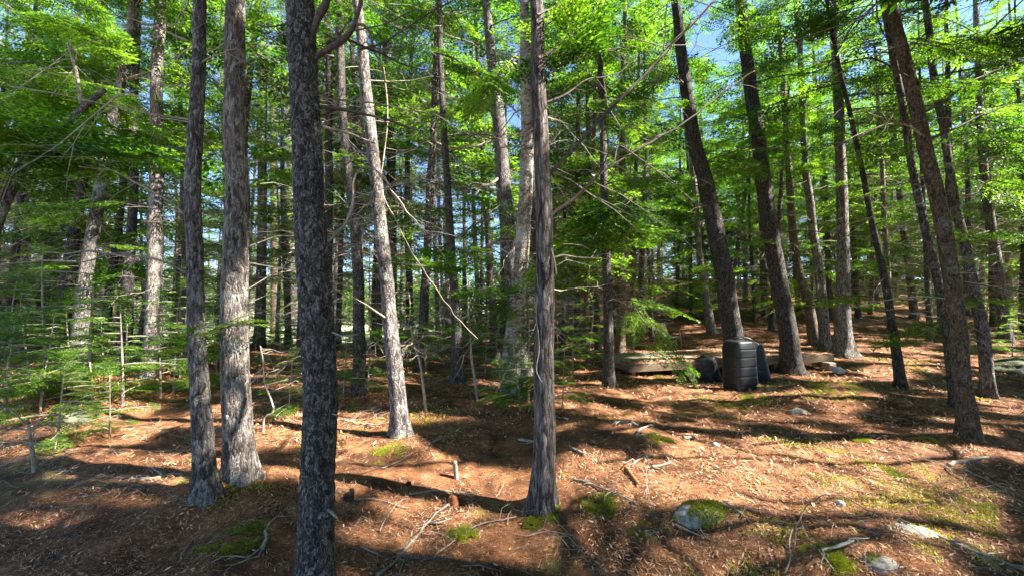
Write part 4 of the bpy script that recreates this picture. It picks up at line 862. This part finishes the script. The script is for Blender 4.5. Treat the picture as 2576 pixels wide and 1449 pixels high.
# ------------------------------------------------------------------ rocks, moss, stumps
def lump(rx, ry, h, seed, n=28, rough=.12, sides=36, sink=.15):
    """a low irregular dome"""
    th = np.arange(sides) * 2 * math.pi / sides; ph = np.linspace(0, math.pi / 2, n)[::-1]; V = []
    for a in ph:
        rr = math.sin(a) ** .8; V.append(np.stack([rr * np.cos(th), rr * np.sin(th), np.full(sides, math.cos(a) ** .9)], -1))
    V = np.array(V).reshape(-1, 3); nn = fbm(V[:, 0] * 1.6 + seed, V[:, 1] * 1.6, V[:, 2] * 1.6, seed, 4); V = V * (1 + rough * 2 * nn[:, None]); V = V * [rx, ry, h]; V[:, 2] -= sink * h
    i = np.arange(n - 1)[:, None] * sides; j = np.arange(sides)[None, :]; j2 = (j + 1) % sides
    return V, np.stack([i + j, i + j2, i + sides + j2, i + sides + j], -1).reshape(-1, 4)
def moss_blades(S, V, q, dens, r, L=.02, thr=-.2, seed=3, W=.008):
    c = V[q].mean(1); n = np.cross(V[q[:, 1]] - V[q[:, 0]], V[q[:, 3]] - V[q[:, 0]]); ar = np.linalg.norm(n, axis=1); n = n / (ar[:, None] + 1e-12)
    k = r.random(int(dens)); idx = np.searchsorted(np.cumsum(ar) / ar.sum(), k).clip(0, len(q) - 1); w4 = r.dirichlet([1, 1, 1, 1], len(idx)); C = (V[q[idx]] * w4[..., None]).sum(1)
    keep = fbm(C[:, 0] * 7, C[:, 1] * 7, 0, seed) > thr; C = C[keep]; D = n[idx][keep] + r.normal(0, .5, C.shape); m = len(C)
    v, qq = kites(C, D, r.uniform(.6, 1.4, m) * L, r.uniform(.7, 1.3, m) * W, r.normal(0, 1, (m, 3))); S.add(v, qq)
def rock(X, Y, wpx, hm, label, seed, moss=0, ry=.7, thr=.0, m='rock', name='mossy_rock'):
    p = gp(X, Y); d = p[1]; rx = wpx * d / FPX / 2; V, q = lump(rx, rx * ry, hm, seed, sink=.4); S = Soup(); S.add(V, q)
    E = thing(name, label, 'rock', p, None); link('stone', S.mesh('stone', M[m], True), E)
    if m == 'rock' and wpx > 60:
        r = np.random.default_rng(seed); S = Soup(); moss_blades(S, V, q, 700, r, .05, .1, seed + 5, .004); v = np.concatenate(S.v); S.v = [v]; link('fallen_needles', S.mesh('fallen_needles', M['needles']), E)
    if moss:
        S = Soup(); moss_blades(S, V, q, moss, np.random.default_rng(seed), .018, thr, seed); link('moss', S.mesh('moss', M['moss']), E)
rock(1762, 1290, 118, .11, 'round granite rock capped with yellow green moss in the sunlit needles', 3, 5000, .8, -.02)
rock(2290, 1335, 105, .04, 'flat grey rock barely rising from the shaded needles at lower right', 5, 300, .6, .3)
rock(2215, 1418, 90, .045, 'long speckled grey rock at the bottom right, half buried in leaves', 8, 500, .6, .25)
rock(1942, 978, 26, .06, 'small pale flat stone on the mossy ridge in front of the drums', 11, name='pale_stone')
rock(1988, 968, 24, .07, 'small blue grey stone on the mossy ridge right of the drums', 13, name='grey_stone')
rock(2008, 1038, 50, .10, 'pinkish low rock beneath the mossy ridge', 15, 200, .6, .2)
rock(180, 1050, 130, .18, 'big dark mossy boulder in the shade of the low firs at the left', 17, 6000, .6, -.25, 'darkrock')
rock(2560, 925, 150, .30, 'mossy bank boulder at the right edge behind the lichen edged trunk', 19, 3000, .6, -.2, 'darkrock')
def moss(X, Y, wpx, hm, label, seed, n=3200, ry=.55, L=.012):
    p = gp(X, Y); d = p[1]; rx = wpx * d / FPX / 2 * 1.15; r = np.random.default_rng(seed); m = n * 5; hm *= .6; a = r.uniform(0, 6.28, m); q = np.sqrt(r.random(m)) * 1.25; x = rx * q * np.cos(a); y = rx * 1.1 * q * np.sin(a)
    h = (1 - np.clip(q, 0, 1) ** 2) ** .7; keep = h + 1.1 * fbm(x / rx * 1.7, y / rx * 1.7, 0, seed) + .5 * fbm(x * 22, y * 22, 0, seed) > .42; x, y, h = x[keep], y[keep], h[keep]; m = len(x)
    z = gz(x + p[0], y + p[1]) - p[2] + hm * h * (.7 + .3 * vn(x * 30, y * 30, 0, seed)); S = Soup()
    D = np.stack([x / rx * .8, y / rx * .8, np.full(m, .9)], -1) + r.normal(0, .55, (m, 3)); v, qq = kites(np.stack([x, y, z - .006], -1), D, r.uniform(.6, 1.4, m) * L, r.uniform(.25, .5, m) * L, r.normal(0, 1, (m, 3))); S.add(v, qq)
    E = tag(link('moss_cushion', S.mesh('moss_cushion', M['moss']), None, p), label, 'moss', 'moss cushions on the needles')
for a in ((1338, 1318, 44, .055, 'round bright green moss cushion at the foot of the reddish stringy trunk', 41), (1370, 1288, 70, .05, 'ragged moss patch climbing the flared roots of the reddish stringy trunk', 42),
          (1505, 1268, 90, .04, 'moss cushion on the ridge right of the reddish stringy trunk', 43), (1165, 1345, 60, .06, 'dark moss hump beside the fallen branches, bottom middle', 44), (600, 1352, 130, .03, 'long dark moss strip in the shade below the thick sunlit trunk', 45),
          (2062, 1385, 55, .04, 'small bright moss cushion above the lichen stick, bottom right', 46), (2105, 1408, 60, .04, 'moss cushion below the lichen stick, bottom right', 47), (1815, 1015, 110, .04, 'long bright moss ridge in front of the tall drum', 48),
          (2110, 975, 110, .06, 'bright moss ridge right of the deck end', 49), (2040, 985, 100, .06, 'dark moss hump before the stout trunk at the deck', 50), (1905, 1000, 70, .05, 'moss edge beside the small pale stone', 51), (1660, 945, 50, .03, 'little moss patch before the left part of the deck', 52),
          (1660, 1105, 70, .03, 'thin moss patch in the middle of the needle slope', 53), (2170, 1108, 40, .03, 'small moss spot on the needles, right of centre', 54), (2335, 1108, 34, .05, 'small moss knob left of the thick orange brown foot', 55), (2230, 1185, 50, .02, 'flat yellow green moss spot on the sunny slope', 56),
          (2300, 930, 60, .03, 'bright moss patch beyond the thin lone slope tree', 57), (985, 1140, 90, .03, 'moss patch below the foot of the leaning grey trunk', 58), (620, 1200, 50, .04, 'dark moss at the foot of the thick sunlit trunk', 59), (1630, 1330, 70, .02, 'flat green moss left of the mossy granite rock', 60), (300, 985, 90, .04, 'moss ridge before the young firs at the left', 61)):
    moss(*a)
def moss_carpet():
    r = np.random.default_rng(6); n = 260000; y = 2.0 * np.exp(r.random(n) * math.log(7)); x = r.uniform(-.9, 1.2, n) * y
    k = fbm(x * .9, y * .9, 0, 81, 2) + .55 * fbm(x * 5, y * 5, 0, 82, 2) + .35 * fbm(x * 25, y * 25, 0, 83, 2) + .12 * sst(-1, 2, x) * sst(2.5, 6, y); x, y = x[k > .80], y[k > .80]; m = len(x)
    S = Soup(); v, q = kites(np.stack([x, y, gz(x, y) + .002], -1), r.normal(0, .6, (m, 3)) + [0, 0, .8], r.uniform(.010, .026, m) * np.clip(y / 4, 1, 2), r.uniform(.004, .009, m) * np.clip(y / 4, 1, 2), r.normal(0, 1, (m, 3))); S.add(v, q)
    tag(link('moss_carpet', S.mesh('moss_carpet', M['moss'])), 'thin yellow green moss creeping in patches over the needle floor', 'moss', None, 'stuff')
moss_carpet()
def stump(X, Y, wpx, hm, label, m, seed, name='stump', lean=0):
    p = gp(X, Y); d = p[1]; rr = wpx * d / FPX / 2; n = 14; z = np.linspace(-.03, hm, n); S = Soup(); P = np.stack([lean * z, 0 * z, z], -1)
    tube(S, P, np.linspace(rr * 1.15, rr * .85, n), 20, True, lambda P_, a: 1 + .25 * vn(np.cos(a)[None, :] * 2.5, np.sin(a)[None, :] * 2.5, P_[:, 2:3] * 9, seed)); o = link(name, S.mesh(name, M[m], True), None, p); return tag(o, label, 'stump')
stump(1140, 1268, 26, .07, 'rusty rotten stump with broken top among fallen sticks', 'rust', 3)
stump(1148, 1203, 11, .16, 'pale upright stub of a broken sapling in the sunny needles', 'palewood', 4, 'stub', -.1)
stump(878, 1256, 25, .05, 'black charred knob of wood right of the dark spruce', 'rot', 5, 'charred_lump')
stump(884, 1240, 13, .035, 'small black wood chip just behind the charred knob', 'rot', 6, 'wood_chip')
stump(1028, 1220, 12, .03, 'tiny dark pine cone lying on the sunlit needles', 'rot', 7, 'pine_cone')
stump(670, 905, 22, .10, 'small tan cut stump in the gap left of the dark spruce', 'palewood', 8)
for i, (X, Y) in enumerate(((2115, 1268), (1800, 1120))): stump(X, Y, 18, .02, ('grey pine cone on the sunny slope right of the granite rock', 'grey pine cone half way up the needle slope')[i], 'conc', 9 + i, 'pine_cone')

# ------------------------------------------------------------------ fallen sticks
def stick(pts, w0, w1, label, m='palewood', lift=.015, forks=2, seed=1, name='fallen_branch', up=None):
    P = []
    for i, (X, Y) in enumerate(pts):
        p = gp(X, Y); p = p + np.array([0, 0, lift + (up[i] if up else 0)]); P.append(p)
    P = np.array(P); o0 = P.mean(0); d = o0[1]; Q = resample(P - o0, .03); k = len(Q); r = np.random.default_rng(seed)
    Q += np.stack([vn(np.arange(k) * .3, seed, 0, j) for j in range(3)], -1) * [.012, .012, .004]
    if not up: Q[:, 2] = np.maximum(Q[:, 2], gz(Q[:, 0] + o0[0], Q[:, 1] + o0[1]) - o0[2] + .004)
    S = Soup(); tube(S, Q, np.linspace(w0, w1, k) * .8 * (1 + .25 * vn(np.arange(k) * .5, seed, 2, 4)) * d / FPX / 2, 7)
    for f in range(forks):
        i = r.integers(0, k); dead_branch(S, Q[i], r.uniform(0, 6.28), r.uniform(-.02, .25), r.uniform(.1, .35), r, w1 * d / FPX / 2.4, 1, 5, .15, 4)
    return tag(link(name, S.mesh(name, M[m], True), None, o0), label, 'branch', 'fallen branches on the needles')
stick([(945, 1452), (985, 1425), (1010, 1400), (1035, 1368), (1062, 1338), (1100, 1295), (1145, 1255)], 11, 5, 'long pale fallen branch slanting up to the rusty stump', forks=5, seed=1)
stick([(1000, 1402), (1050, 1408), (1090, 1408), (1150, 1415), (1200, 1425), (1262, 1440)], 8, 3, 'dark forked branch lying level across the pale one, bottom middle', 'limb', forks=3, seed=2)
stick([(1090, 1408), (1130, 1375), (1180, 1335), (1230, 1318), (1300, 1305)], 5, 3, 'thin grey branch slanting from the dark forked one towards the mossy foot', 'twig', forks=1, seed=3)
stick([(1080, 1322), (1110, 1320), (1135, 1308)], 6, 3, 'short curved white twig beside the long pale branch', seed=4, forks=0)
stick([(905, 1378), (935, 1392), (965, 1402)], 5, 3, 'thin twig meeting the long pale branch from the left', seed=5, forks=1)
stick([(958, 1340), (970, 1310), (985, 1288), (997, 1268)], 5, 3, 'small forked upright twig right of the dark spruce', seed=6, forks=2)
stick([(350, 1209), (395, 1204), (430, 1198), (462, 1194)], 12, 7, 'stout pale piece of branch left of the slim bent trunk', seed=7, forks=2)
stick([(865, 1060), (900, 1068), (935, 1078)], 11, 7, 'bleached log piece right of the dark spruce on sunny needles', seed=8, forks=1)
stick([(1573, 1180), (1590, 1200), (1608, 1222)], 16, 12, 'rusty split piece of wood on the slope right of the reddish stringy trunk', 'rust', seed=9, forks=0)
stick([(1700, 1325), (1740, 1345), (1790, 1362)], 7, 3, 'grey twig in the shade below the granite rock', seed=10)
stick([(1995, 1395), (2005, 1360), (2030, 1325), (2070, 1298), (2130, 1285), (2185, 1290)], 5, 2, 'dark twig arching over the sunny needles right of the granite rock', 'limb', seed=11, up=[0, .06, .12, .13, .08, 0], forks=1)
stick([(2385, 1172), (2430, 1162), (2482, 1152)], 12, 9, 'short pale log lying beyond the long dead twigs at the right', seed=12, forks=1)
stick([(2260, 1310), (2330, 1340), (2420, 1380), (2500, 1410), (2600, 1452)], 10, 8, 'long dark fallen branch at the lower right corner', 'twig', seed=13, forks=4)
stick([(2380, 1175), (2410, 1205), (2440, 1230)], 4, 3, 'straight dead twig pointing down at the right', seed=14)
stick([(2430, 1185), (2480, 1210), (2540, 1240), (2600, 1262)], 7, 4, 'bare forked dead branch on the sunny needles at the right edge', seed=15, forks=5)
stick([(1560, 1065), (1580, 1062), (1600, 1072)], 14, 8, 'grey knotty wood chunk on the middle slope', seed=16, forks=3)
stick([(1602, 1098), (1615, 1080), (1650, 1066)], 10, 5, 'pale bent stick right of the knotty chunk', seed=17, forks=2)
stick([(1720, 1105), (1738, 1100)], 14, 10, 'small weathered wood chip on the needle slope', seed=18, forks=1)
stick([(1030, 1248), (1085, 1240), (1140, 1240), (1200, 1250)], 7, 4, 'pale fallen branch passing behind the rusty stump', seed=19, forks=3)
stick([(890, 1258), (945, 1262), (1000, 1275), (1028, 1280)], 5, 3, 'grey stick in the shade right of the charred knob', seed=20)
stick([(1440, 1210), (1490, 1222), (1560, 1250), (1610, 1275)], 8, 4, 'pale thin branch running right from the reddish stringy trunk', seed=21, forks=4)
stick([(1640, 1180), (1665, 1172), (1690, 1168)], 10, 6, 'short pale stick on the sunny slope above the granite rock', seed=22)
stick([(1590, 1170), (1615, 1155), (1645, 1145)], 7, 4, 'grey stick above the rusty split wood', seed=23)
stick([(1820, 1265), (1860, 1290), (1890, 1318)], 6, 3, 'bundle of thin dead twigs behind the granite rock', seed=24, forks=5)
stick([(2070, 1400), (2100, 1396), (2135, 1380), (2150, 1372)], 10, 7, 'lichen covered knobbly stick between the two moss cushions', 'rock', seed=25, forks=2, up=[.03] * 4)
stick([(655, 1385), (665, 1360), (672, 1335)], 12, 6, 'lichen white flaky stick left of the dark spruce', 'rock', seed=26, forks=3)
stick([(450, 1415), (470, 1385), (500, 1350)], 4, 3, 'thin straight twig in the wide shade at lower left', seed=27)
stick([(1975, 1449), (1985, 1410), (1990, 1370)], 4, 3, 'thin white standing twig at the bottom right of middle', seed=28, up=[0, .03, .08], forks=0)
stick([(2205, 1432), (2235, 1436), (2270, 1430)], 9, 5, 'short pale stick below the long speckled rock', seed=29, forks=0)
stick([(1320, 1355), (1370, 1340), (1440, 1350)], 4, 2, 'fine twig below the bright moss cushion', seed=30)
stick([(1440, 1130), (1460, 1140), (1475, 1142)], 11, 6, 'curled grey bark piece right of the reddish stringy trunk', 'rock', seed=31, forks=0)
stick([(1305, 1108), (1330, 1112), (1345, 1113)], 10, 5, 'short grey stick just left of the reddish stringy trunk', 'rock', seed=32)
stick([(1090, 1115), (1130, 1095), (1160, 1078)], 6, 3, 'grey stick in the shaded hollow right of the leaning grey trunk', seed=33, forks=2)
stick([(2160, 1040), (2210, 1050), (2260, 1060)], 4, 2, 'thin branch on the shaded slope below the thin lone tree', 'twig', seed=34)
stick([(960, 1180), (1000, 1165), (1040, 1140)], 3, 2, 'fine brown twig on the sunny needles below the leaning grey trunk', 'twig', seed=35)
rs = np.random.default_rng(21)
def twig_litter():
    """heaps of fine dead twigs, tangled on the floor"""
    S = Soup(); zones = [(120, 1190, 110, 30, 50), (330, 1215, 120, 25, 36), (60, 1120, 80, 30, 30), (2450, 1230, 140, 40, 26), (1620, 1230, 120, 60, 26), (950, 1050, 90, 20, 24), (1100, 1330, 260, 90, 50), (1500, 1380, 200, 60, 26), (2050, 1340, 260, 80, 40), (2300, 1200, 220, 70, 36), (700, 1020, 90, 50, 20), (1900, 1120, 300, 60, 36), (400, 1100, 200, 40, 30)]
    for X, Y, rx, ry, n in zones:
        for i in range(n):
            p = gp(X + rs.normal(0, rx * .6), min(1446, Y + rs.normal(0, ry * .6))); dead_branch(S, p + [0, 0, .01], rs.uniform(0, 6.28), rs.uniform(.0, .2), rs.uniform(.12, .5), rs, rs.uniform(.0018, .004), 2, 5, .15)
    o = link('twig_litter', S.mesh('twig_litter', M['palewood'])); tag(o, 'fine dead twigs tangled over the needle floor', 'twigs', None, 'stuff')
twig_litter()

# ------------------------------------------------------------------ needle and leaf litter
def litter():
    r = np.random.default_rng(8)
    for name, label, m, n, L, W, curl in (('needle_litter', 'rust brown fallen needles covering the forest floor', 'needles', 300000, (.03, .075), (.0016, .0038), .35), ('leaf_litter', 'curled tan leaves scattered over the needle floor', 'leaves', 50000, (.025, .06), (.008, .017), .75)):
        y = 1.3 * np.exp(r.random(n) * math.log(16 / 1.3)); x = r.uniform(-1.42, 1.42, n) * y + r.normal(0, .1, n)
        cl = fbm(x * 1.3, y * 1.3, 0, 60, 3) + .5 * vn(x * 5, y * 5, 0, 66); keep = r.random(n) < np.clip((.75 if name[0] == 'n' else .06 + .85 * sst(-.8, 2.2, x - .1 * y)) + cl * .8, .1, 1); x, y = x[keep], y[keep]; n = len(x)
        g = gz(x, y); sc = np.clip(y / 3.6, .75, 2.4); th = r.uniform(0, 6.28, n) * .5 + 3 * vn(x * 2.2, y * 2.2, 0, 70)
        nx = (gz(x + .03, y) - g) / .03; ny = (gz(x, y + .03) - g) / .03
        D = np.stack([np.cos(th), np.sin(th), np.cos(th) * nx + np.sin(th) * ny + r.normal(.05, curl * .6, n)], -1); up = np.stack([-nx, -ny, np.ones(n)], -1) + r.normal(0, .35, (n, 3))
        v, q = kites(np.stack([x, y, g + r.uniform(.002, .014, n)], -1), D, r.uniform(*L, n) * sc, r.uniform(*W, n) * sc, up); S = Soup(); S.add(v, q)
        o = link(name, S.mesh(name, M[m])); tag(o, label, 'leaf litter', None, 'stuff')
litter()
